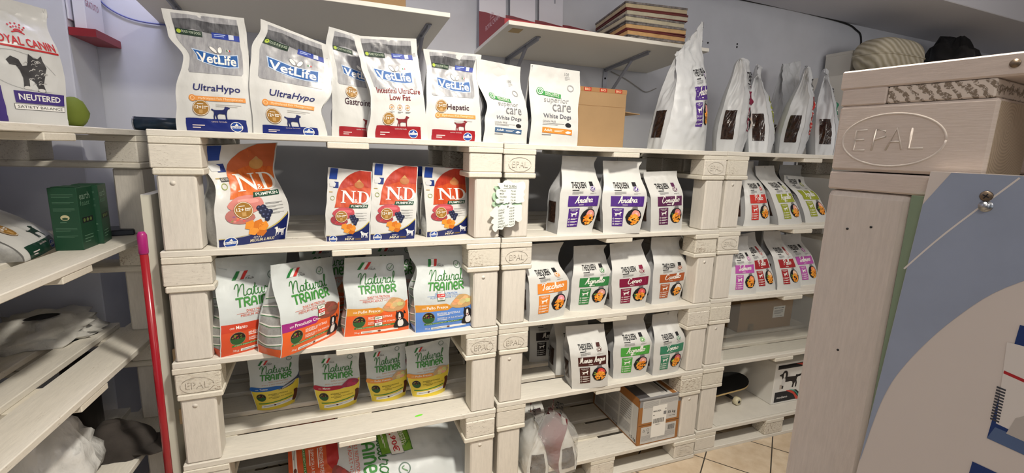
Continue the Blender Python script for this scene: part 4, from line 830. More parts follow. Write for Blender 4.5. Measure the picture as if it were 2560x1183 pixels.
# --- big bag lying on the bottom tier
def bigbag():
    b = Bag(.42, .13, (-.20, .80), (.20, .80), yt=.08, seed=51, v0=.75, vs=.97, wr=.006, fin=.002, bul=.25, eb=.8)
    art = train_art('Manzo', (176, 44, 44), film('deep_orange_film', (206, 86, 40), .4), (168, 84, 76), 1.32, None, '', side=False)
    G = ink(112, 158, 52); DG = ink(58, 110, 40)
    art.rect('price_card', .24, .86, .58, 1.20, DG, 12, k=.12); art.rect('price_card', .245, .868, .575, 1.19, G, 13, k=.12); art.rect('price_card', .215, .955, .60, 1.095, GRY, 14, k=.12); art.rect('price_card', .22, .96, .595, 1.09, W_, 15, k=.12)
    art.text('price_card', '39,90€', .25, .985, .57, 1.06, ink(190, 34, 44), 16, .02, k=.12); art.text('price_card', 'PREZZO', .33, 1.13, .5, 1.16, W_, 15, .01, k=.12); art.text('price_card', 'SPECIALE', .31, 1.1, .52, 1.13, W_, 15, .01, k=.12); art.lines('price_card', .32, .91, .5, .935, 2, W_, 15, k=.12)
    t = b.build('dog_food_sack', 'big dog food sack lying on its side at the bottom, carrying a price card', (.33, .27, .147), 0, art, 1.9, film('sack_film', (206, 211, 212), .4, .006, 14), nu=30, nv=60, cat='sack')
    # lying: its top points right, its front tilts up towards the aisle
    R = Matrix.Rotation(math.radians(-52), 4, 'X') @ Matrix.Rotation(math.radians(90), 4, 'Y')
    t.matrix_world = Matrix.Translation((.325, .185, .280)) @ Matrix.Rotation(math.radians(4), 4, 'Z') @ R
bigbag()
# --- middle shelf: small white bags with a coloured band
def queen(label, loc, z, rz, W, D, TL, TR, art, seed, grp='small white bags with coloured flavour bands', Hr=None, **k):
    H = (TL[1]+TR[1])/2; Hr = Hr or H/W
    if art is not None: window(art)
    kk = dict(v0=.55, vs=.88, wr=.0022, fin=.003, fold=.85, bul=.06); kk.update(k)
    return Bag(W, D, TL, TR, seed=seed, **kk).build('dog_food_bag', label, (*loc, z), rz, art, Hr, WHM if k.get('matte') else WH, GREYF, GREYF, grp)
PU = (78, 44, 128); PL = (88, 36, 76)
GQ = 'small white bags with coloured flavour bands'
Q = queen_art
PIN = dict(pinL=[(0, 0), (.5, -.012), (.8, .004), (1, 0)], pinR=[(0, 0), (.5, .02), (.8, .0), (.92, -.012), (1, 0)])
queen('white bag with a violet band, leftmost bag on the middle shelf upper level', (1.584, .107), Z2[1], 4, .186, .12, (-.055, .355), (.132, .353), Q('Anatra', PU, (226, 150, 140), None, 1.9, 1), 61, Hr=2.2, **PIN)
queen('white bag with a violet band, right of the violet pair on the middle shelf', (1.835, .075), Z2[1], -13, .178, .12, (-.095, .337), (.092, .338), Q('Anatra', PU, (226, 150, 140), None, 1.9, 2), 62, Hr=2.09, **PIN)
queen('white bag with a plum band and folded top, upper level of the middle shelf', (2.092, .085), Z2[1], 5.7, .205, .12, (-.130, .289), (.085, .296), Q('Coniglio', PL, (206, 120, 120), (70, 120, 60), 1.6, 3), 63, Hr=1.85, vs=.97)
queen('white bag behind the gap between the second violet band bag and the plum band bag', (2.045, .29), Z2[1], 0, .19, .12, (-.09, .35), (.09, .35), Q('Anatra', PU, (226, 150, 140), None, 1.9, 4), 64, Hr=2.1)
queen('white bag with an orange band, leftmost on the middle level of the middle shelf', (1.447, .089), Z2[2], 8.7, .19, .12, (-.077, .344), (.131, .340), Q('Tacchino', (222, 134, 54), (232, 150, 160), None, 1.8, 5), 65, Hr=2.2, pinL=[(0, 0), (.5, -.006), (.68, -.016), (.85, 0), (1, 0)], pinR=[(0, 0), (.45, .016), (.72, -.03), (.9, -.014), (1, 0)], yt=.09)
queen('white bag with a green band between the orange band and crimson band bags', (1.706, .145), Z2[2], -3, .184, .12, (-.063, .315), (.113, .316), Q('Agnello', (52, 124, 66), (222, 160, 150), (110, 150, 70), 1.72, 6), 66, Hr=2.07, **PIN)
queen('white bag with a dark crimson band, middle level of the middle shelf', (1.928, .108), Z2[2], -2.4, .188, .12, (-.103, .325), (.087, .343), Q('Cervo', (126, 24, 58), (214, 90, 90), (80, 130, 60), 1.78, 7), 67, Hr=2.29, **PIN)
queen('white bag with a rust brown band, rightmost on the middle level of the middle shelf', (2.166, .125), Z2[2], 5, .192, .12, (-.087, .347), (.118, .340), Q('Cavallo', (170, 84, 40), (232, 220, 210), None, 1.79, 8), 68, Hr=2.38, **PIN)
queen('white bag with a dark brown band on the lower level of the middle shelf', (1.712, .073), Z2[3], -7.2, .187, .12, (-.124, .310), (.074, .312), Q('Manzo Angus', (70, 32, 28), (206, 70, 62), (130, 160, 70), 1.68, 9), 69, Hr=2.02, vs=.97)
queen('white bag with a green band between the dark brown band and teal band bags', (1.967, .105), Z2[3], -4.6, .190, .12, (-.090, .318), (.098, .323), Q('Agnello', (76, 158, 64), (222, 160, 150), (120, 160, 70), 1.69, 10), 70, Hr=2.06, **PIN)
queen('white bag with a teal green band, rightmost on the lower level of the middle shelf', (2.173, .079), Z2[3], 2, .172, .12, (-.075, .322), (.101, .328), Q('Tonno', (58, 128, 98), (196, 96, 100), (130, 190, 70), 1.89, 11), 71, Hr=2.18, **PIN)
queen('white bag with a black band half hidden behind the dark brown band bag', (1.70, .235), Z2[3], -4, .19, .12, (-.1, .30), (.09, .30), Q('Manzo', (34, 26, 28), (206, 70, 62), None, 1.6, 12), 72, Hr=2.0, vs=.97)
queen('white bag deeper on the lower level, left of the one with the black band', (1.63, .42), Z2[3], -4, .19, .12, (-.1, .31), (.09, .31), Q('Manzo', (34, 26, 28), (206, 70, 62), None, 1.6, 13), 73, Hr=2.0)
queen('white bag at the very back left on the lower level of the middle shelf', (1.62, .60), Z2[3], -4, .19, .12, (-.1, .31), (.09, .31), Q('Manzo', (34, 26, 28), (206, 70, 62), None, 1.6, 14), 74, Hr=2.0)
# --- third shelf (far right)
GR3 = dict(v0=.5)
RE = (196, 52, 44); OL = (150, 158, 48)
queen('white bag with a bright red band, leftmost on the upper level of the far shelf', (2.737, .115), Z3[1], 2.9, .205, .13, (-.06, .345), (.062, .35), Q('Pollo', RE, (226, 190, 160), (110, 150, 60), 1.7, 15), 81, Hr=2.25, yt=.13)
queen('white bag with an olive band, middle one on the upper level of the far shelf', (3.000, .115), Z3[1], 7.2, .225, .13, (-.215, .325), (-.045, .329), Q('Agnello', OL, (232, 170, 150), (110, 160, 60), 1.45, 16), 82, Hr=2.07, yt=.13)
queen('white bag with an olive band, half hidden behind the pallet display', (3.275, .152), Z3[1], 5.5, .225, .13, (-.215, .275), (-.02, .265), Q('Agnello', OL, (232, 170, 150), (110, 160, 60), 1.3, 17), 83, Hr=1.6, yt=.12)
queen('plain white bag behind the two olive band bags on the far shelf', (3.38, .40), Z3[1], 0, .2, .12, (-.1, .33), (.1, .33), Q('Pollo', RE, (226, 190, 160), None, 1.65, 18), 84, Hr=2.0)
queen('white bag with a pink-violet band on the middle level of the far shelf', (2.694, .105), Z3[2], -8, .185, .12, (-.065, .315), (.070, .320), Q('Salmone', (182, 84, 168), (236, 140, 90), (140, 170, 60), 1.7, 19), 85, Hr=2.07, yt=.10)
queen('white bag with a dark red band, beside the pink-violet one on the far shelf', (2.880, .118), Z3[2], 0, .175, .12, (-.137, .321), (-.010, .333), Q('Pollo', (158, 38, 42), (226, 190, 160), (110, 150, 60), 1.7, 20), 86, Hr=1.97, yt=.12)
queen('white bag with a dark red band, nearest the pallet display on the far shelf', (3.071, .108), Z3[2], -2.0, .185, .12, (-.135, .335), (-.005, .333), Q('Pollo', (158, 38, 42), (226, 190, 160), (110, 150, 60), 1.75, 21), 87, Hr=2.06, yt=.12)
queen('white bag with a pink-violet band, cut off by the pallet display edge', (3.285, .15), Z3[2], 0, .19, .12, (-.16, .30), (.02, .30), Q('Salmone', (182, 84, 168), (236, 140, 90), None, 1.55, 22), 88, Hr=1.9, yt=.12)
# --- big white bags on the top right, narrow window side to the aisle
GB = 'large white bags with dark windows on the top row'
def bigq(label, loc, rz, W, D, H, seed, flav, col, z, lean=0.0, sk=0.0, v0=.40, yt=None, dh=0.0, W1=.8, topt=.2, **k):
    a = Q(flav, col, (226, 150, 140), None, 1.45, seed)
    a.xf((lambda x, y: (.40+.60*x, y*.78+.24)) if seed == 91 else (lambda x, y: (.1+.9*x, y*.8+.2))); window(a, 'L', .22, .80, .22, .72)
    kk = dict(v0=v0, vs=.96, wr=.012, fin=.003, fold=.5, bul=.18, eb=.4, topt=topt); kk.update(k)
    return Bag(W, D, (-W*W1/2+lean, H+dh), (W*W1/2+lean, H-dh), yt=yt, seed=seed, **kk).build('dog_food_bag', label, (*loc, z), rz, a, H/W, WHM, WHM, WHM, GB, nu=26, nv=46)
bigq('tallest white bag with a violet label facing right, next to the wall shelf', (2.262, .215), 3, .29, .19, .575, 91, 'Anatra', PU, 1.722, .03, topw=[(0, -.05), (.5, .0), (1, .05)], dh=-.03, W1=.5, v0=.5, topt=0.02)
for i, (fx, fy, H, ln, yt, flv, cl, lab) in enumerate((
    (2.583, .085, .475, -.04, .05, 'Cervo', (126, 24, 58), 'second large white bag with a dark window, right of the tallest white bag'),
    (2.822, .085, .49, .08, .12, 'Agnello', OL, 'third large white bag with a dark window, peaked top'),
    (3.060, .085, .475, -.06, .04, 'Pollo', RE, 'fourth large white bag with a dark window, slightly twisted'),
    (3.365, .085, .52, .10, .11, 'Tonno', (58, 128, 98), 'large white bag with a dark window, cut off by the pallet display'))):
    rz = (40, 44, 38, 42)[i]; c_, s_ = math.cos(math.radians(rz)), math.sin(math.radians(rz)); lx, ly = .15, .075
    bigq(lab, (fx+lx*c_-ly*s_, fy+lx*s_+ly*c_), rz, .30, .150, H, 92+i, flv, cl, 1.7225, ln, yt=yt, topw=[(0, (.0, -.05, .0, -.03)[i]), (.4, .02), (1, (.03, .0, .04, .01)[i])], topt=(.5, .25, .28, .3)[i], v0=.52)
bigq('large white bag without visible window, standing behind the twisted one', (3.47, .57), 12, .27, .15, .61, 96, 'Salmone', (60, 110, 170), 1.723, 0, topw=[(0, -.02), (1, .02)])
# --- bag on the left shelf top and slumped bag below
Bag(.155, .10, (-.082, .37), (.074, .355), seed=101, wr=.005, v0=.6, fin=.003, pinL=[(0, 0), (.5, -.012), (1, 0)], pinR=[(0, 0), (.5, .006), (.8, -.004), (1, 0)]).build('cat_food_bag', 'white cat food bag with red lettering and purple name band, top of the left shelf', (-.330, .118, 1.7255), 40, royal_art(), 2.1, WH, WH, WH)
def obesity():
    a = vet_art([('Obesity', .2, .7)], (24, 58, 44), (.3, .52), None, .24, 1.72, ny=.86, dog=(.56, .78), dogy=.27)
    b = Bag(.255, .10, (-.13, .27), (.12, .30), yt=.34, seed=102, wr=.004, v0=.3, fin=.007)
    b.build('dog_food_bag', 'white dog food bag with dark green base slumped back on the left shelf', (-.372, .075, 1.326), 97, a, 1.72, WH, GUS, WH)
obesity()
# ------------------------------------------------------------------ other things
def simple(name, mb, label, cat, loc=(0, 0, 0), rz=0, group=None):
    o = mb.build(name); o.location = loc; o.rotation_euler = (0, 0, math.radians(rz)); return tag(o, label, cat, group)
# handwritten cloud notes
def note(label, loc, outline, title, rows, rot, curl):
    t = thing('price_note', label, 'note', loc)
    ring = spline([(x*1.5, y*1.5) for x, y in outline], 4, True)
    f = lambda x, y: -.0016-curl*.45*max(0, -x)**2
    rings = [[Vector((x, y, 0)) for x, y in ring]]; tr = tessellate_polygon(rings); v, tr = subdiv(ring, tr, .012)
    m = MB(); m.add([(x, f(x, y), y) for x, y in v], [tuple(q) for q in tr], NOTE); o = m.build('paper', t)
    sd = o.modifiers.new('thickness', 'SOLIDIFY'); sd.thickness = .0005; sd.offset = 0
    a = Art(); k = rot
    if title: a.text('handwriting', title, -.010, .024, .027, .031, INK, 2, .006, k=k); a.stroke('handwriting', [(-.011, .0215), (.029, .0205)], .0009, INK, 2, 'F', 0)
    for i, (l, p) in enumerate(rows):
        y = (.013-.0085*i) if title else (.019-.0078*i)
        a.text('handwriting', l, -.022, y, -.022+.0026*len(l), y+.0050, INK, 2, .006, .15, k=k); a.text('handwriting', p, .0115, y+.033*k, .026, y+.0050+.033*k, INK, 2, .006, .15, k=k)
    a.xf(lambda x, y: (x*1.5, y*1.5)); lay(a, {'F': lambda x, y: (Vector((x, f(x, y)-.0003, y)), Vector((0, -1, 0)))}, t, .01, .0003, .0001)
    p = MB(); p.tube([(.009, -.0016, -.028 if title else .050), (.009, -.006, -.028 if title else .050)], .0028, CHROME, 10); p.build('pin', t)
    return t
NOTE = plain('greenish_white_card', (232, 238, 230), .6); NOTEG = plain('pale_green_card', (176, 206, 176), .6)
N1o = [(-.030, .036), (-.024, .026), (-.021, .020), (-.031, .018), (-.034, .009), (-.031, .0), (-.025, -.006), (-.033, -.008), (-.034, -.015), (-.028, -.020), (-.016, -.019), (-.008, -.022), (.0, -.019), (.012, -.024), (.022, -.018), (.033, -.02), (.050, -.017), (.054, -.012), (.05, -.003), (.054, .004), (.05, .012), (.055, .022), (.054, .034), (.048, .041), (.03, .037), (.018, .037), (.006, .043), (-.008, .043), (-.014, .037)]
N2o = [(-.036, .030), (-.026, .034), (-.022, .030), (-.012, .038), (-.002, .036), (.012, .039), (.026, .036), (.048, .036), (.049, .022), (.049, .006), (.05, -.006), (.04, -.012), (.03, -.008), (.028, -.020), (.016, -.026), (-.002, -.025), (-.008, -.032), (-.022, -.031), (-.028, -.038), (-.036, -.034), (-.040, -.024), (-.036, -.016), (-.044, -.012), (-.042, -.004), (-.036, .002), (-.046, .008), (-.050, .016), (-.042, .022)]
note('upper cloud-shaped handwritten price note pinned across the two shelf posts', (1.219, -.0065, 1.506), N1o, 'THE QUEEN', (('VITELLO', '€21,90'), ('MANZO', '€23,90'), ('TACCHINO', '€24,90'), ('POLLO', '€21,90'), ('PUPPY', '€24,90')), -.05, 5.5)
note('lower cloud-shaped handwritten price note pinned under the first one', (1.214, -.009, 1.414), N2o, None, (('CAVALLO', '€29,90'), ('SALMONE', '€23,90'), ('TONNO', '€22,90'), ('AGNELLO', '€24,90'), ('ANATRA', '€23,90'), ('CONIGLIO', '€29,90'), ('MERLUZ/LIGHT', '€23,90')), .16, 5.5)
m = MB(); ring = spline([(x*1.5-.004, y*1.5) for x, y in N1o], 3, True); m.prism(ring, -.0004, .0, NOTEG, Matrix.Translation((1.211, -.0040, 1.492)) @ Matrix.Rotation(PI/2, 4, 'X'))
tag(m.build('price_note'), 'pale green cloud card edge showing behind the upper white note', 'note')
# cardboard box on the top row
def cardbox(name, label, loc, rz, w, d, h, mat=CARD, tape=True):
    t = thing(name, label, 'box', loc, math.radians(rz)); m = MB(); m.box(-w/2, 0, 0, w/2, d, h, mat, .002); m.build('carton', t); return t
t = cardbox('cardboard_box', 'plain brown cardboard box with red printed tape on the top row', (1.751, .150, 1.7225), 0, .264, .22, .272)
a = Art(); a.rect('tape', -.132, .252, .132, .272, plain('brown_tape', (160, 118, 76), .35), 1)
for x in (-.085, .0, .085): a.rect('tape', x-.02, .254, x+.02, .271, ink(170, 52, 34), 2); a.text('tape', 'BIO', x-.014, .257, x+.014, .268, ink(226, 190, 150), 3, .02)
lay(a, {'F': flatmap((0, 0, 0), (1, 0, 0), (0, 0, 1))}, t, 0, .0003, .0002)
m = MB(); m.box(0, .02, -.003, .10, .20, 0, CARD, 0, Matrix.Translation((.132, 0, .175)) @ Matrix.Rotation(math.radians(4), 4, 'Y')); m.build('flap', t)
m = MB(); m.box(-.13, -.0008, .1895, .13, 0, .1905, plain('box_crease', (150, 112, 72), .8)); m.build('crease', t)
# tin
t = thing('tin_can', 'blue-green tin lying across the gap at the left end of the top row', 'can', (-.16, .455, 1.7512), math.radians(-3))
m = MB(); m.tube([(.004, 0, 0), (.19, 0, 0)], .026, plain('printed_tin', (34, 62, 84), .3, var=.4, vs=30), 28); m.build('body', t)
for x in (-.002, .19): m = MB(); m.tube([(x, 0, 0), (x+.005, 0, 0)], .0268, CHROME, 28); m.build('rim', t)
# wooden trays on the wall shelf
woods = [(206, 186, 150), (212, 166, 110), (214, 172, 116), (206, 196, 168), (202, 194, 170), (200, 184, 150)]
RED = plain('dark_red_board', (112, 36, 30), .6, var=.2); GREYB = plain('weathered_grey_board', (150, 142, 138), .7, var=.5, vs=40)
base = T2 @ Vector((0, -.46, .0192)); zsh = .86
pos = [(1.985, 2.350), (1.965, 2.395), (1.985, 2.408), (1.955, 2.430), (1.945, 2.455), (1.945, 2.468)]
names = ['lowest', 'second from the bottom', 'third from the bottom', 'fourth from the bottom', 'one under the top', 'topmost']
tilt = math.atan2(.043, .54)
for i in range(6):
    z = i*.0352; dx = (.012, .004, .0, -.008, .006, -.002)[i]
    t = thing('wooden_tray', 'flat wooden tray, %s of the stack on the wall shelf' % names[i], 'tray', (0, 0, 0), 0, 'stacked wooden trays')
    t.matrix_world = Matrix.Translation((0, .86, 2.2200+.0195)) @ Matrix.Rotation(-tilt, 4, 'X') @ Matrix.Translation((2.215+dx, -.47, .001+z)) @ Matrix.Rotation(math.radians((-3, -1, -4, -2, -5, -6)[i]), 4, 'Z')
    c = plain('tray_wood_%d' % i, woods[i], .6, var=.12, vs=20); w = .375; d = .36; h = .024; x0 = -w/2
    for y in (0, d-.014): m = MB(); m.box(x0, y, .004, x0+w, y+.014, h, c, .001); m.build('long_rail', t)
    for x in (x0, x0+w-.014): m = MB(); m.box(x, .0145, .004, x+.014, d-.0145, h, c, .001); m.build('short_rail', t)
    m = MB(); m.box(x0-.003, -.002, h, x0+w+.003, d+.002, h+.0105, (GREYB, RED, GREYB, GREYB, RED, GREYB)[i], .001); m.build('panel', t)
    m = MB(); m.box(x0, 0, .0, x0+w, d, .0038, (RED, GREYB, RED, GREYB, RED, RED)[i]); m.build('bottom_panel', t)
# white and red leaflet displays standing on the wall shelf
DW = plain('display_white_card', (224, 224, 232), .4); DR = plain('display_red_card', (150, 28, 40), .45)
def display(label, loc, rz, logo, w=.155):
    t = thing('card_display', label, 'display', loc, math.radians(rz), 'card displays')
    m = MB(); m.box(-w/2, .11, 0, w/2, .118, .50, DW, .001); m.build('back_panel', t)
    for s in (-1, 1):
        m = MB(); m.prism([(.115, 0), (-.28, 0), (-.28, .03), (.02, .155), (.115, .19)], s*w/2-.0015, s*w/2+.0015, DR, Matrix(((0, 0, 1, 0), (1, 0, 0, 0), (0, 1, 0, 0), (0, 0, 0, 1)))); o = m.build('side_panel', t)
        if s < 0 and logo:
            a = Art(); a.text('lettering', 'ROYAL CANIN', .0, .05, .21, .075, ink(226, 190, 196), 1, .01)
            for i in range(5): a.ell('lettering', .10+(i-2)*.012, .098+.006*(2-abs(i-2)), .004, .007, ink(226, 190, 196), 1, n=8)
            a.stroke('lettering', [(.07, .083), (.10, .088), (.13, .083)], .003, ink(226, 190, 196), 1)
            lay(a, {'F': flatmap((-w/2-.0015, 0, 0), (0, -1, 0), (0, 0, 1))}, o, 0, .0003)
    m = MB(); m.box(-w/2+.002, -.28, 0, w/2-.002, .109, .004, DR); m.box(-w/2+.002, -.28, .004, w/2-.002, -.277, .03, DR); m.build('tray', t)
    m = MB(); m.box(.02, .108, .30, .026, .1099, .42, STEEL); m.build('peg_slot', t)
    return t
for i, (x, lg) in enumerate(((1.415, True), (1.60, False), (1.785, False))):
    t = display(('white card display with red side, left of three on the wall shelf, lettered side showing', 'white card display with red side, middle of three on the wall shelf', 'white card display with red side, right of three on the wall shelf')[i], (0, 0, 0), 0, lg)
    t.matrix_world = Matrix.Translation((0, .86, 2.2398)) @ Matrix.Rotation(-tilt, 4, 'X') @ Matrix.Translation((x, -.165-.012*(2-i), 0.0006))
# display fixed to the corner column
t = thing('card_display', 'white leaflet display with a red tray fixed on the corner column, top left', 'display', (-.383, .73, 2.08))
m = MB(); m.box(0, -.12, .06, .006, .12, .40, DW, .001); m.build('back_panel', t)
m = MB(); m.prism([(-.125, 0), (.125, 0), (.125, .03), (-.125, .03)], 0, .085, DR, Matrix(((0, 0, 1, 0), (1, 0, 0, 0), (0, 1, 0, 0), (0, 0, 0, 1)))); m.build('tray', t)
m = MB(); m.box(.012, -.10, .03, .05, .07, .30, DW, .002); o = m.build('leaflet_block', t)
a = Art(); a.text('lettering', 'GRATUITO', -.09, .12, .03, .145, ink(176, 110, 130), 1); lay(a, {'F': flatmap((.05, 0, 0), (0, 1, 0), (0, 0, 1))}, o, 0, .0003)
# carton on the long wall shelf
t = thing('cardboard_box', 'brown cardboard box on the long wall shelf, at the top edge', 'box'); t.matrix_world = Matrix.Translation((.0, .86, 2.2284)) @ Matrix.Rotation(-math.atan2(.0435, .56), 4, 'X') @ Matrix.Translation((.70, -.50, .0005))
m = MB(); m.box(-.1, 0, 0, .17, .28, .2, CARD, .002); m.build('carton', t)
# cables
def cable(label, pts, r, mat):
    m = MB(); m.tube(spline(pts, 6), r, mat, 8); return tag(m.build('cable'), label, 'cable')
BLC = plain('blue_cable', (96, 104, 168), .4); WHC = plain('grey_cable', (150, 146, 140), .5)
cable('thin blue cable hanging in an arc on the wall at top left', [(-.37, .853, 2.38), (-.354, .853, 2.274), (-.262, .853, 2.213), (-.114, .853, 2.200), (.1, .853, 2.215), (.3, .853, 2.30)], .003, BLC)
cable('black cable running along the edge of the ceiling beam', [(2.5, .852, 2.775), (3.318, .852, 2.772), (3.832, .852, 2.768), (4.3, .852, 2.752), (4.47, .852, 2.72), (4.56, .852, 2.64), (4.58, .852, 2.3)], .006, BLACK)
cable('thin grey cable drooping under the wall shelf beside the cardboard box', [(2.24, .853, 2.205), (2.35, .853, 2.17), (2.44, .853, 2.13), (2.52, .853, 2.10), (2.6, .853, 2.13)], .0025, WHC)
for i, (x, z) in enumerate(((2.951, 2.466), (3.004, 2.462), (3.269, 2.482), (3.269, 2.462))):
    m = MB(); m.tube([(x, .8602, z), (x, .8565, z)], .006, BLACK, 10); tag(m.build('wall_plug'), ('black wall plug left of the pair on the right of the shelf', 'black wall plug right of the pair on the right of the shelf', 'upper black wall plug alone on the wall above the white bags', 'lower black wall plug alone on the wall above the white bags')[i], 'plug', 'wall plugs')
# cabinet, box, cushion and bag beyond the shelves on the right
t = thing('cabinet', 'white cabinet beyond the far shelf carrying the cushion, mostly hidden', 'cabinet', (4.0, .32, 0))
m = MB(); m.box(0, 0, 0, 2.4, .52, 2.30, SHELF, .003); m.build('carcass', t)
for k in range(4): m = MB(); m.box(.01+.6*k, -.019, .03, .59+.6*k, -.001, 2.27, SHELF, .002); m.build('door', t)
t = thing('storage_box', 'narrow white box standing beside the cushion, top right', 'box', (4.17, .63, 2.3005)); m = MB(); m.box(-.02, 0, 0, .12, .2, .19, SHELF, .003); m.build('carton', t); m = MB(); m.box(-.022, -.002, .17, .122, .2, .192, SHELF, .002); m.build('lid', t)
def cushion():
    m_, n, l, b = newmat('beige_wavy_stripe_fabric')
    w = n.new('ShaderNodeTexWave'); w.inputs['Scale'].default_value = 9; w.inputs['Distortion'].default_value = 3.0; w.inputs['Detail Scale'].default_value = 1.2
    mp = n.new('ShaderNodeMapping'); mp.inputs['Rotation'].default_value = (0, .9, .4); l.new(objvec(n, l), mp.inputs[0]); l.new(mp.outputs[0], w.inputs['Vector'])
    l.new(mixc(n, l, w.outputs['Fac'], rgb(168, 158, 134), rgb(206, 198, 178)), b.inputs['Base Color']); b.inputs['Roughness'].default_value = .9; bump(n, l, b, w.outputs['Fac'], .4, .01)
    t = thing('cushion', 'beige cushion with wavy stripes on the cabinet, top right', 'cushion', (4.30, .47, 2.3005)); m = MB()
    def sg(x, p): return math.copysign(abs(x)**p, x)
    def P(u, v):
        th = 2*PI*u; ph = PI*(v-.5)
        return Vector((.265*sg(math.cos(ph), .55)*sg(math.cos(th), .55), .13*sg(math.cos(ph), .55)*sg(math.sin(th), .55), .125+.125*sg(math.sin(ph), .85)))
    m.grid(P, 40, 20, m_); m.build('cover', t)
    s = MB(); s.tube([P(i/40, .5)*1.0+Vector((0, 0, .0)) for i in range(41)], .006, m_, 6); s.build('piping', t)
cushion()
def crumple(name, label, cat, loc, sx, sy, sz, mat, seed, amp=.25, n=28, flat=.35, part='body', rz=0, f=2.2):
    t = thing(name, label, cat, loc, math.radians(rz)); m = MB()
    def P(u, v):
        th = 2*PI*u; ph = PI*(v-.5); q = Vector((math.cos(ph)*math.cos(th), math.cos(ph)*math.sin(th), math.sin(ph)))
        k = 1+amp*noise.noise(q*f+Vector((seed, 0, 0)))+amp*.5*noise.noise(q*f*2.7+Vector((0, seed, 0)))
        z = q.z*k; z = max(z, -flat)
        return Vector((q.x*k*sx, q.y*k*sy, (z+flat)*sz))
    m.grid(P, n, n//2, mat); m.build(part, t); return t
crumple('plastic_bag', 'crumpled black bag on the cabinet right of the cushion', 'bag', (5.12, .50, 2.302), .22, .16, .25, plain('black_glossy_film', (26, 26, 28), .3), 5, .35)
# ceiling grille on the beam
t = thing('ceiling_light', 'grey framed lamp on the ceiling beam at the top right corner', 'lamp', (5.62, .205, 3.02)); m = MB(); m.box(-.28, -.012, -.12, .3, .012, .22, STEEL, .003); m.build('frame', t); m = MB(); m.box(-.25, -.016, -.09, .27, -.0125, .19, plain('dark_glass', (70, 70, 76), .2)); m.build('panel', t)
# --- far shelf: box, skateboard, white box, acrylic sheet
t = cardbox('cardboard_box', 'brown cardboard box with a white address label on the far shelf', (3.262, .337, .5485), -2.2, .471, .22, .207)
a = Art(); a.rect('label', .06, .075, .165, .155, W_, 2); a.text('label', 'MANGIMI', .07, .138, .155, .147, INK, 3, .01); a.lines('label', .07, .1, .15, .13, 4, GRY, 3); a.text('label', 'Made in Italy', .085, .082, .145, .09, INK, 3); a.rect('tape', -.15, .0, -.10, .05, plain('shiny_clear_tape', (190, 168, 130), .15), 1)
lay(a, {'F': flatmap((0, 0, 0), (1, 0, 0), (0, 0, 1))}, t, 0, .0003, .0003)
m = MB(); m.box(-.235, -.0006, .0, -.025, -.0001, .207, CARD); m.build('flap', t)
m = MB(); m.box(0, 0, 0, .90, .003, .33, ACRYL); t = simple('acrylic_sheet', m, 'clear plastic sheet standing across the opening with the labelled cardboard box', 'sheet', (2.60, .045, .5485), -2.19)
m = MB(); m.box(.92, 0, 0, .945, .1, .33, MELA, .002); simple('batten', m, 'white upright batten right of the labelled cardboard box on the far shelf', 'batten', (2.60, .1, .5485), -2.19)
m = MB(); m.box(.15, .012, 0, 1.18, .79, .005, plain('white_panel', (222, 218, 208), .5, var=.06), .001); simple('shelf_panel', m, 'thin white panel lying on the bottom deck under the skateboard', 'panel', (2.4359, .0228, .1431), -2.19)
def skateboard():
    t = thing('skateboard', 'black skateboard with cream wheels on the bottom of the far shelf', 'skateboard', (2.70, .25, .1490), math.radians(3))
    L, w = .66, .2
    outline = [(L/2-w/2+w/2*math.cos(an)*1.1, w/2*math.sin(an)) for an in [(-90+i*15)*PI/180 for i in range(13)]]+[(-L/2+w/2-w/2*math.cos(an)*1.1, w/2*math.sin(an)) for an in [(90-i*15)*PI/180 for i in range(13)]]
    zf = lambda x: .098+max(0, abs(x)-.21)**1.5*.55
    v, tr = subdiv(outline, [tuple(q) for q in tessellate_polygon([[Vector((x, y, 0)) for x, y in outline]])], .05)
    def layer(z0, z1, mat, nm):
        m = MB(); m.add([(x, y, zf(x)+z1) for x, y in v], tr, mat, True); m.add([(x, y, zf(x)+z0) for x, y in v], [q[::-1] for q in tr], mat, True)
        n = len(outline); o = [(x, y) for x, y in outline]; ring = []
        for i in range(n):
            a, b = o[i], o[(i+1) % n]; k = max(1, int(math.hypot(a[0]-b[0], a[1]-b[1])/.05)); ring += [(a[0]+(b[0]-a[0])*j/k, a[1]+(b[1]-a[1])*j/k) for j in range(k)]
        n = len(ring); m.add([(x, y, zf(x)+z0) for x, y in ring]+[(x, y, zf(x)+z1) for x, y in ring], [(i, (i+1) % n, n+(i+1) % n, n+i) for i in range(n)], mat); return m.build(nm, t)
    layer(0, .010, plain('maple_ply', (206, 178, 120), .5), 'deck'); layer(.0102, .0115, plain('grip_tape', (20, 20, 20), .9, bmp=.6, bs=700), 'grip_tape')
    for sx in (-1, 1):
        x = sx*.19; m = MB(); m.box(x-.04, -.028, .085, x+.04, .028, .098, plain('dark_metal', (50, 50, 52), .4, .7), .003); m.tube([(x, -.075, .026), (x, .075, .026)], .009, MATS['dark_metal'], 10); m.tube([(x+sx*.02, 0, .088), (x, 0, .026)], [.022, .014], MATS['dark_metal'], 10); tr_ = m.build('truck', t)
        for sy in (-1, 1):
            m = MB(); y = sy*.092; m.tube([(x, y-.016, .026), (x, y-.013, .026), (x, y+.013, .026), (x, y+.016, .026)], [.021, .026, .026, .021], plain('cream_urethane', (206, 198, 168), .4), 24); m.tube([(x, y-.0175, .026), (x, y+.0175, .026)], .010, MATS['dark_metal'], 14); m.build('wheel', tr_)
skateboard()
t = thing('pet_product_box', 'white box printed with a dog, standing behind the skateboard end', 'box', (3.103, .091, .1490), math.radians(-2.19)); m = MB(); m.box(0, 0, 0, .30, .42, .278, plain('white_carton', (222, 220, 214), .5), .002); m.build('carton', t)
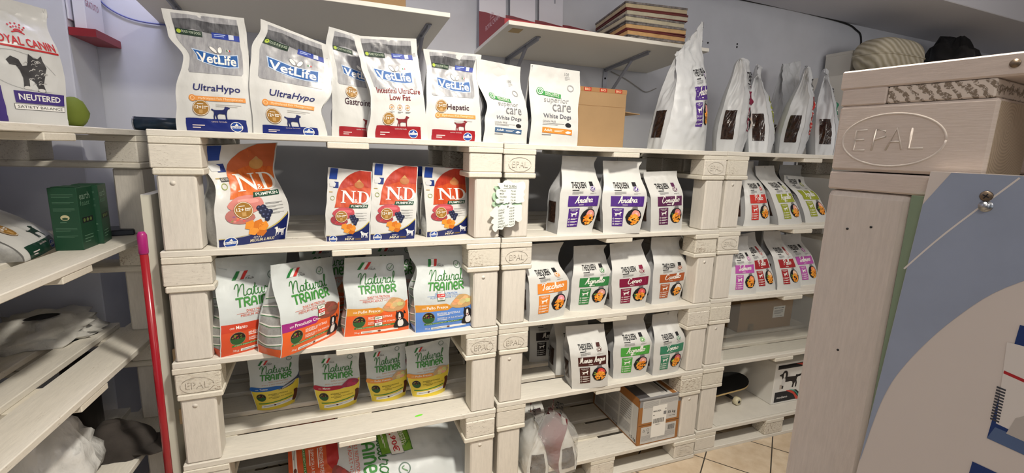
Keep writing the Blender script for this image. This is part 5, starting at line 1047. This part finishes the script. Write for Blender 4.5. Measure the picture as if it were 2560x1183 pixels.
a = Art(); a.poly('print_band', [(.02, .245), (.28, .262), (.28, .268), (.02, .265)], INK, 1); a.rect('print_band', .02, .238, .28, .264, INK, 1)
a.poly('print_band', spline([(.17, .262), (.2, .255), (.25, .238)], 4)+[(.28, .238), (.28, .264)], ink(200, 70, 56), 2)
a.poly('lower_band', [(.02, .012), (.28, .012), (.28, .02), (.2, .08), (.02, .082)], INK, 1); a.poly('lower_band', spline([(.12, .085), (.17, .075), (.22, .03), (.24, .012), (.21, .012), (.18, .05), (.12, .08)], 4, True), ink(200, 70, 56), 2); a.poly('lower_band', spline([(.14, .085), (.19, .075), (.24, .03), (.26, .012), (.24, .012), (.2, .06)], 4, True), ink(70, 150, 130), 2)
a.text('lower_band', 'modiano', .04, .035, .13, .05, W_, 3, .01)
BK = ink(40, 36, 36)
a.sil('dog_picture', DOG, .04, .10, .22, .21, BK, 2, True); a.ell('dog_picture', .085, .195, .024, .03, BK, 3); a.ell('dog_picture', .082, .19, .008, .02, W_, 4); a.ell('dog_picture', .08, .15, .014, .03, ink(206, 204, 200), 4); a.rect('dog_picture', .052, .1, .07, .13, ink(180, 170, 160), 4); a.stroke('dog_picture', [(.18, .18), (.22, .18), (.26, .21)], .014, BK, 2)
lay(a, {'F': flatmap((0, 0, 0), (1, 0, 0), (0, 0, 1))}, t, 0, .0003, .0002)
# --- brown and grey 15 kg carton
BRN = plain('printed_brown_carton', (156, 104, 54), .55); PG = plain('printed_pale_grey', (196, 194, 190), .55); DK = plain('printed_dark_grey', (74, 72, 74), .5); MG = plain('printed_mid_grey', (134, 134, 136), .5)
t = thing('shipping_carton', 'brown and grey printed carton marked 15 kg on the bottom of the middle shelf', 'carton', (2.022, .021, .146), math.radians(-1)); Wd, Dp, Hh = .270, .46, .272
m = MB(); m.box(0, 0, 0, Wd, Dp, Hh, BRN, .002); m.build('box_body', t)
a = Art(); a.rect('front_print', 0, .225, Wd, Hh, MG, 0)
a.rect('front_print', .02, .130, .25, .258, PG, 1); a.rect('front_print', .02, .008, .25, .106, PG, 1); a.rect('front_print', .0, .1165, Wd, .1185, INK, 0)
for y0, y1, x0, x1 in ((.215, .253, .025, .12), (.228, .253, .13, .245), (.02, .055, .025, .12), (.02, .06, .13, .245)): a.lines('front_print', x0, y0, x1, y1, 7, ink(150, 150, 150), 2, fill=.4)
a.text('front_print', '15 kg', .188, .158, .238, .178, INK, 2, .02); a.text('front_print', '5 x 3 kg', .195, .143, .235, .152, INK, 2, .01)
for i in range(14): a.rect('front_print', .195+i*.0033, .063, .195+i*.0033+(.002 if i % 3 else .0012), .093, INK, 2)
a.poly('front_print', [(.03, .078), (.038, .094), (.046, .078)], INK, 2, 'F', [(.033, .080), (.038, .090), (.043, .080)]); a.ring('front_print', .063, .088, .008, .008, .0015, INK, 2); a.text('front_print', '20', .062, .064, .074, .075, INK, 2, .02)
a.rect('shipping_label', .085, .035, .178, .222, W_, 4); a.text('shipping_label', 'MARCHESA', .09, .185, .14, .195, INK, 5, .02); a.text('shipping_label', '01', .165, .19, .175, .2, INK, 5, .01); a.rect('shipping_label', .158, .162, .176, .182, GRY, 5); a.text('shipping_label', '88', .09, .163, .1, .17, INK, 5, .01)
for i in range(22): a.rect('shipping_label', .092+i*.0034, .118, .092+i*.0034+(.0022 if (i*7) % 3 else .001), .145, INK, 5)
a.text('shipping_label', '0000012', .11, .106, .142, .112, INK, 5, .01)
a.rect('side_print', .02, .010, .45, .222, PG, 1, 'L')
for x in (.02, .13, .28, .40): a.rect('side_print', x, .01, x+.002, .222, W_, 2, 'L')
for x0, x1, y0, y1 in ((.03, .12, .15, .21), (.14, .27, .15, .21), (.29, .39, .1, .21), (.03, .12, .09, .14), (.14, .27, .09, .14), (.29, .39, .03, .09), (.03, .12, .03, .08), (.14, .27, .03, .08)): a.lines('side_print', x0, y0, x1, y1, 8, ink(150, 150, 150), 3, 'L', fill=.45)
v_ = text_tris('15 kg', .02)[0]; a.text('side_print', '15 kg', .395, .015, .445, .035, INK, 3, .02, 0, 'L'); a.text('side_print', '5 x 3 kg', .22, .012, .27, .03, INK, 3, .02, 0, 'L')
a.rect('top_print', .0, .0, .07, Dp, DK, 1, 'T'); a.rect('top_print', .07, .0, .215, Dp, PG, 1, 'T'); a.rect('top_print', .19, .03, .2, Dp, INK, 2, 'T'); a.ell('top_print', .12, .22, .03, .03, INK, 2, 'T'); a.ell('top_print', .12, .22, .018, .018, PG, 3, 'T'); a.rect('top_print', .07, .0, .215, .012, W_, 2, 'T')
for q in range(4): a.rect('top_print', .16+.006*q, .03, .163+.006*q, .2, GRY, 2, 'T')
a.text('top_print', 'Adult', .02, .13, .055, .15, ink(150, 150, 150), 2, .01, 0, 'T')
lay(a, {'F': flatmap((0, 0, 0), (1, 0, 0), (0, 0, 1)), 'L': flatmap((0, Dp, 0), (0, -1, 0), (0, 0, 1)), 'T': flatmap((0, 0, Hh), (1, 0, 0), (0, 1, 0))}, t, 0, .0003, .0002)
m = MB(); m.box(-.004, -.004, Hh-.006, Wd+.004, .006, Hh+.004, MG, .001); m.build('lid_lip', t)
# --- plastic-wrapped bags at the bottom left of the middle shelf
DRF = film('dark_red_film', (120, 26, 36), .3)
for i, (x, rz, lab) in enumerate(((1.425, 82, 'white bag with dark window wrapped in clear plastic, left of the two'), (1.56, 96, 'white bag with dark window wrapped in clear plastic, right of the two'))):
    a = queen_art('Manzo', (126, 24, 40), (206, 70, 62), None, 1.4, 5); window(a, 'L', .15, .85, .12, .55)
    Bag(.22, .108, (-.085, .27), (.08, .25), seed=120+i, v0=.4, wr=.006, fold=.2, bul=.2).build('dog_food_bag', lab, (x, .075, .1462), rz, a, 1.2, WH, WH, (WH, DRF)[i], 'bags wrapped in clear plastic', nu=20, nv=34)
a = Art(); a.rect('name_band', .66, .55, .92, .66, ink(60, 40, 44), 3); a.text('product_name', 'NERO', .7, .42, .92, .5, INK, 3, .02); a.lines('small_print', .3, 1.2, .5, 1.24, 1, INK, 3)
Bag(.21, .09, (-.1, .27), (.1, .28), yt=.17, seed=125, wr=.005, v0=.4).build('dog_food_bag', 'white bag with a dark square leaning behind the two plastic-wrapped bags', (1.50, .285, .1462), 4, a, 1.3, WH, SILV, WH)
def wrap():
    t = thing('plastic_wrap', 'crinkled clear plastic wrapped around two bags at the bottom of the middle shelf', 'wrap', (1.4925, .07, .1465)); m = MB()
    def P(u, v):
        th = 2*PI*u; c, s = math.cos(th), math.sin(th); sg = lambda x, p: math.copysign(abs(x)**p, x)
        k = (1 if v < .7 else 1-.9*((v-.7)/.3)**2)
        n1 = noise.noise(Vector((c*3, s*3, v*5)))*.014+noise.noise(Vector((c*9, s*9, v*12)))*.006
        return Vector(((.140*k+n1)*sg(c, .5), (.128*k+n1)*sg(s, .5), .002+v*.272+.014*noise.noise(Vector((c*2, s*2, 4)))*(v > .05)))
    m.grid(P, 56, 22, WRAP); m.build('film', t)
wrap()
# --- things on the left shelf
GRB = plain('dark_green_carton', (24, 68, 46), .45); LGR = ink(96, 134, 110)
def greenbox(label, loc, rz):
    t = thing('food_carton', label, 'carton', loc, math.radians(rz), 'dark green cartons'); m = MB(); m.box(-.075, 0, 0, 0, .098, .205, GRB, .0015); m.build('box_body', t)
    a = Art()
    for k, n in ((.185, 3), (.16, 2), (.14, 3), (.075, 3), (.05, 2)): a.lines('small_print', -.066, k-.004*n, -.01, k, n, LGR, 1, fill=.25)
    a.ell('emblem', -.038, .108, .012, .009, ink(196, 190, 150), 1); a.ell('emblem', -.038, .105, .008, .004, ink(60, 84, 60), 2); a.lines('emblem', -.052, .09, -.024, .095, 1, LGR, 1)
    a.text('title', 'earth', .012, .165, .075, .188, ink(120, 146, 128), 1, .01, 0, 'R'); a.text('title', 'feast', .012, .145, .07, .162, LGR, 1, .0, 0, 'R'); a.rect('picture_band', .015, .088, .08, .106, INK, 1, 'R'); a.lines('side_print', .015, .02, .07, .05, 3, LGR, 1, 'R', fill=.25)
    for k in range(3): a.ell('picture_band', .026+.02*k, .097, .007, .006, ink(90, 110, 60), 2, 'R')
    lay(a, {'F': flatmap((0, 0, 0), (1, 0, 0), (0, 0, 1)), 'R': flatmap((0, 0, 0), (0, 1, 0), (0, 0, 1))}, t, 0, .0003, .0002)
    m = MB(); m.box(-.07, .01, .2055, -.01, .05, .207, GRB, 0, Matrix.Translation((0, 0, 0))); m.build('top_flap', t)
greenbox('dark green carton nearer the aisle on the left shelf', (-.230, .095, 1.326), -3)
greenbox('dark green carton behind the first one on the left shelf', (-.212, .200, 1.326), 6)
m = MB(); m.box(0, 0, 0, .09, .12, .022, plain('dark_blue_case', (34, 38, 50), .4), .004); simple('flat_case', m, 'small dark flat case beside the green cartons', 'case', (-.26, .34, 1.3262), 14)
crumple('pet_bed', 'dark red crumpled cushion at the back of the left shelf', 'pet bed', (-.72, .20, 1.3265), .17, .17, .17, plain('dark_red_plush', (92, 20, 28), .9, bmp=.6, bs=200), 8, .2)
crumple('paper_bag', 'crumpled white paper bag lying on the lower left shelf', 'bag', (-.50, .38, .9315), .17, .12, .075, plain('white_paper', (214, 212, 206), .7, bmp=.4, bs=40, bd=.01), 11, .45, 34, .3, 'paper', 20, 2.6)
m = MB(); m.prism(spline([(-.05, 0), (0, .015), (.05, .0), (0, -.012)], 4, True), 0, .002, BLACK, Matrix.Translation((-.475, .34, 1.032)) @ Matrix.Rotation(.5, 4, 'Z') @ Matrix.Rotation(.5, 4, 'X')); simple('handle_hole_patch', m, 'black patch as the dark handle hole of the crumpled white paper bag', 'hole')  # flat black patch paints the dark of the bag's handle hole
a = Art(); a.ell('print', .5, .4, .3, .2, ink(206, 150, 70), 3); a.rect('print', 0, .0, 1, .9, BLUEF, 1); a.poly('food_picture', spline([(.3, .75), (.6, .85), (.8, .65), (.5, .5)], 4, True), ink(226, 160, 60), 4); a.poly('food_picture', spline([(.6, .45), (.8, .35), (.85, .1), (.7, .15), (.66, .3)], 4, True), ink(110, 60, 36), 4); a.ell('food_picture', .4, .22, .08, .06, ink(60, 130, 70), 4)
Bag(.16, .07, (-.075, .20), (.075, .20), seed=130, doy=True, wr=.002).build('treat_pouch', 'blue and white treat pouch at the left edge of the lower left shelf', (-.51, -.10, .9312), 42, a, 1.3, WH, BLUEF, WH, None, 'pouch')
crumple('plastic_bag', 'knotted clear plastic bag of white packets on the bottom left shelf', 'bag', (-.40, .03, .5405), .15, .13, .16, film('milky_plastic', (220, 220, 218), .25, .012, 30), 15, .3, 40, .5, 'film', 0, 2.4)
def cap():
    t = thing('cap', 'dark grey cloth cap lying on the bottom left shelf', 'hat', (-.225, .175, .5402), math.radians(-14)); F_ = plain('charcoal_cloth', (66, 60, 56), .95, var=.2, vs=12, bmp=.4, bs=300); m = MB()
    def P(u, v):
        th = 2*PI*u; r = math.cos(v*PI/2)**.6; k = 1+.10*noise.noise(Vector((math.cos(th)*2, math.sin(th)*2, v*3)))
        return Vector((.105*r*math.cos(th)*k, .085*r*math.sin(th)*k, .002+.095*math.sin(v*PI/2)**.8*k*(1-.25*math.cos(th))))
    m.grid(P, 36, 14, F_); m.build('crown', t); m = MB()
    br = [(.07*math.cos(x), .07*math.sin(x)) for x in [(-70+i*14)*PI/180 for i in range(11)]]+[(.085+.075*math.cos(x), .075*math.sin(x)) for x in [(70-i*14)*PI/180 for i in range(11)]]
    m.prism(br, .018, .023, F_, Matrix.Translation((.02, 0, 0))); m.build('brim', t)
    a = Art(); a.text('lettering', 'della', -.03, .045, .012, .062, ink(186, 182, 176), 1, .01); a.lines('lettering', -.025, .03, .01, .04, 1, ink(150, 146, 140), 1)
    lay(a, {'F': lambda x, y: (Vector((x-.03, -.088+.3*max(0, y-.03), y)), Vector((0, -1, 0)))}, t, .02, .001)
cap()
m = MB(); m.tube([(0, 0, 0), (0, 0, .30)], .055, plain('dark_plastic', (44, 40, 40), .5), 24); m.tube([(0, 0, .3), (0, 0, .312)], .058, MATS['dark_plastic'], 24); simple('canister', m, 'dark canister standing behind the cloth cap', 'canister', (-.40, .36, .5402))
crumple('cloth', 'black folded cloth at the back of the lower left shelf', 'cloth', (-.78, .10, .9315), .14, .13, .13, plain('black_cloth', (24, 22, 22), .95), 21, .35)
m = MB(); m.box(0, 0, 0, .18, .002, .13, W_); o = simple('card', m, 'white card propped against the black cloth on the lower left shelf', 'card', (-.66, -.06, .9315), 20)
# broom and panel between the left and the widest shelf
t = thing('broom', 'broom with red handle and magenta grip in the gap left of the widest shelf', 'broom', (-.032, -.03, 0))
m = MB(); m.tube([(0, .0, .17), (0, 0, 1.33)], .0115, plain('red_lacquer', (150, 20, 34), .25), 16); m.build('handle', t)
m = MB(); m.tube([(0, 0, 1.33), (0, 0, 1.335), (0, 0, 1.392), (0, 0, 1.403)], [.0118, .0135, .0135, .008], plain('magenta_plastic', (160, 30, 110), .35), 16); m.build('grip', t)
m = MB(); m.box(-.018, -.14, .12, .018, .14, .17, plain('magenta_plastic', (160, 30, 110)), .006); m.build('head', t)
m = MB()
for i in range(18): m.tube([(random.uniform(-.004, .004), -.13+i*.0152, .12), (random.uniform(-.01, .01), -.135+i*.0158, .001)], .006, plain('bristles', (90, 70, 60), .8), 6)
m.build('bristles', t)['kind'] = 'stuff'
m = MB(); m.box(-.052, .06, 0, -.022, .60, 1.512, MELA, .001); simple('board', m, 'pale melamine board standing on edge between the left and the widest shelf', 'board')
for i, z in enumerate((.925, .69)):
    t = thing('drawer_handle', ('upper', 'lower')[i]+' red and wooden hook in the gap beside the widest shelf post', 'hook', (-.021, .075, z)); m = MB(); m.box(.006, 0, -.03, .02, .012, .03, plain('pale_wood', (186, 160, 122), .6), .002); m.build('backplate', t); m = MB(); m.tube(spline([(.022, .006, .03), (.034, .004, .02), (.034, .004, -.02), (.022, .006, -.03)], 4), .004, MATS['red_lacquer'], 8); m.build('hook', t)
# green round pouch behind the cat food bag and a green price dot
crumple('plush_toy', 'olive green rounded toy behind the white cat food bag on the left shelf', 'toy', (-.29, .30, 1.7255), .045, .04, .055, plain('olive_plush', (110, 124, 40), .8), 31, .08, 24, .9)
m = MB(); m.prism(ell_ring(0, 0, .018, .006, 16), 0, .0006, plain('neon_green_paper', (120, 226, 60), .6)); simple('price_dot', m, 'small neon green price sticker on the fourth deck of the widest shelf', 'sticker', (.86, .055, .5372), 10)
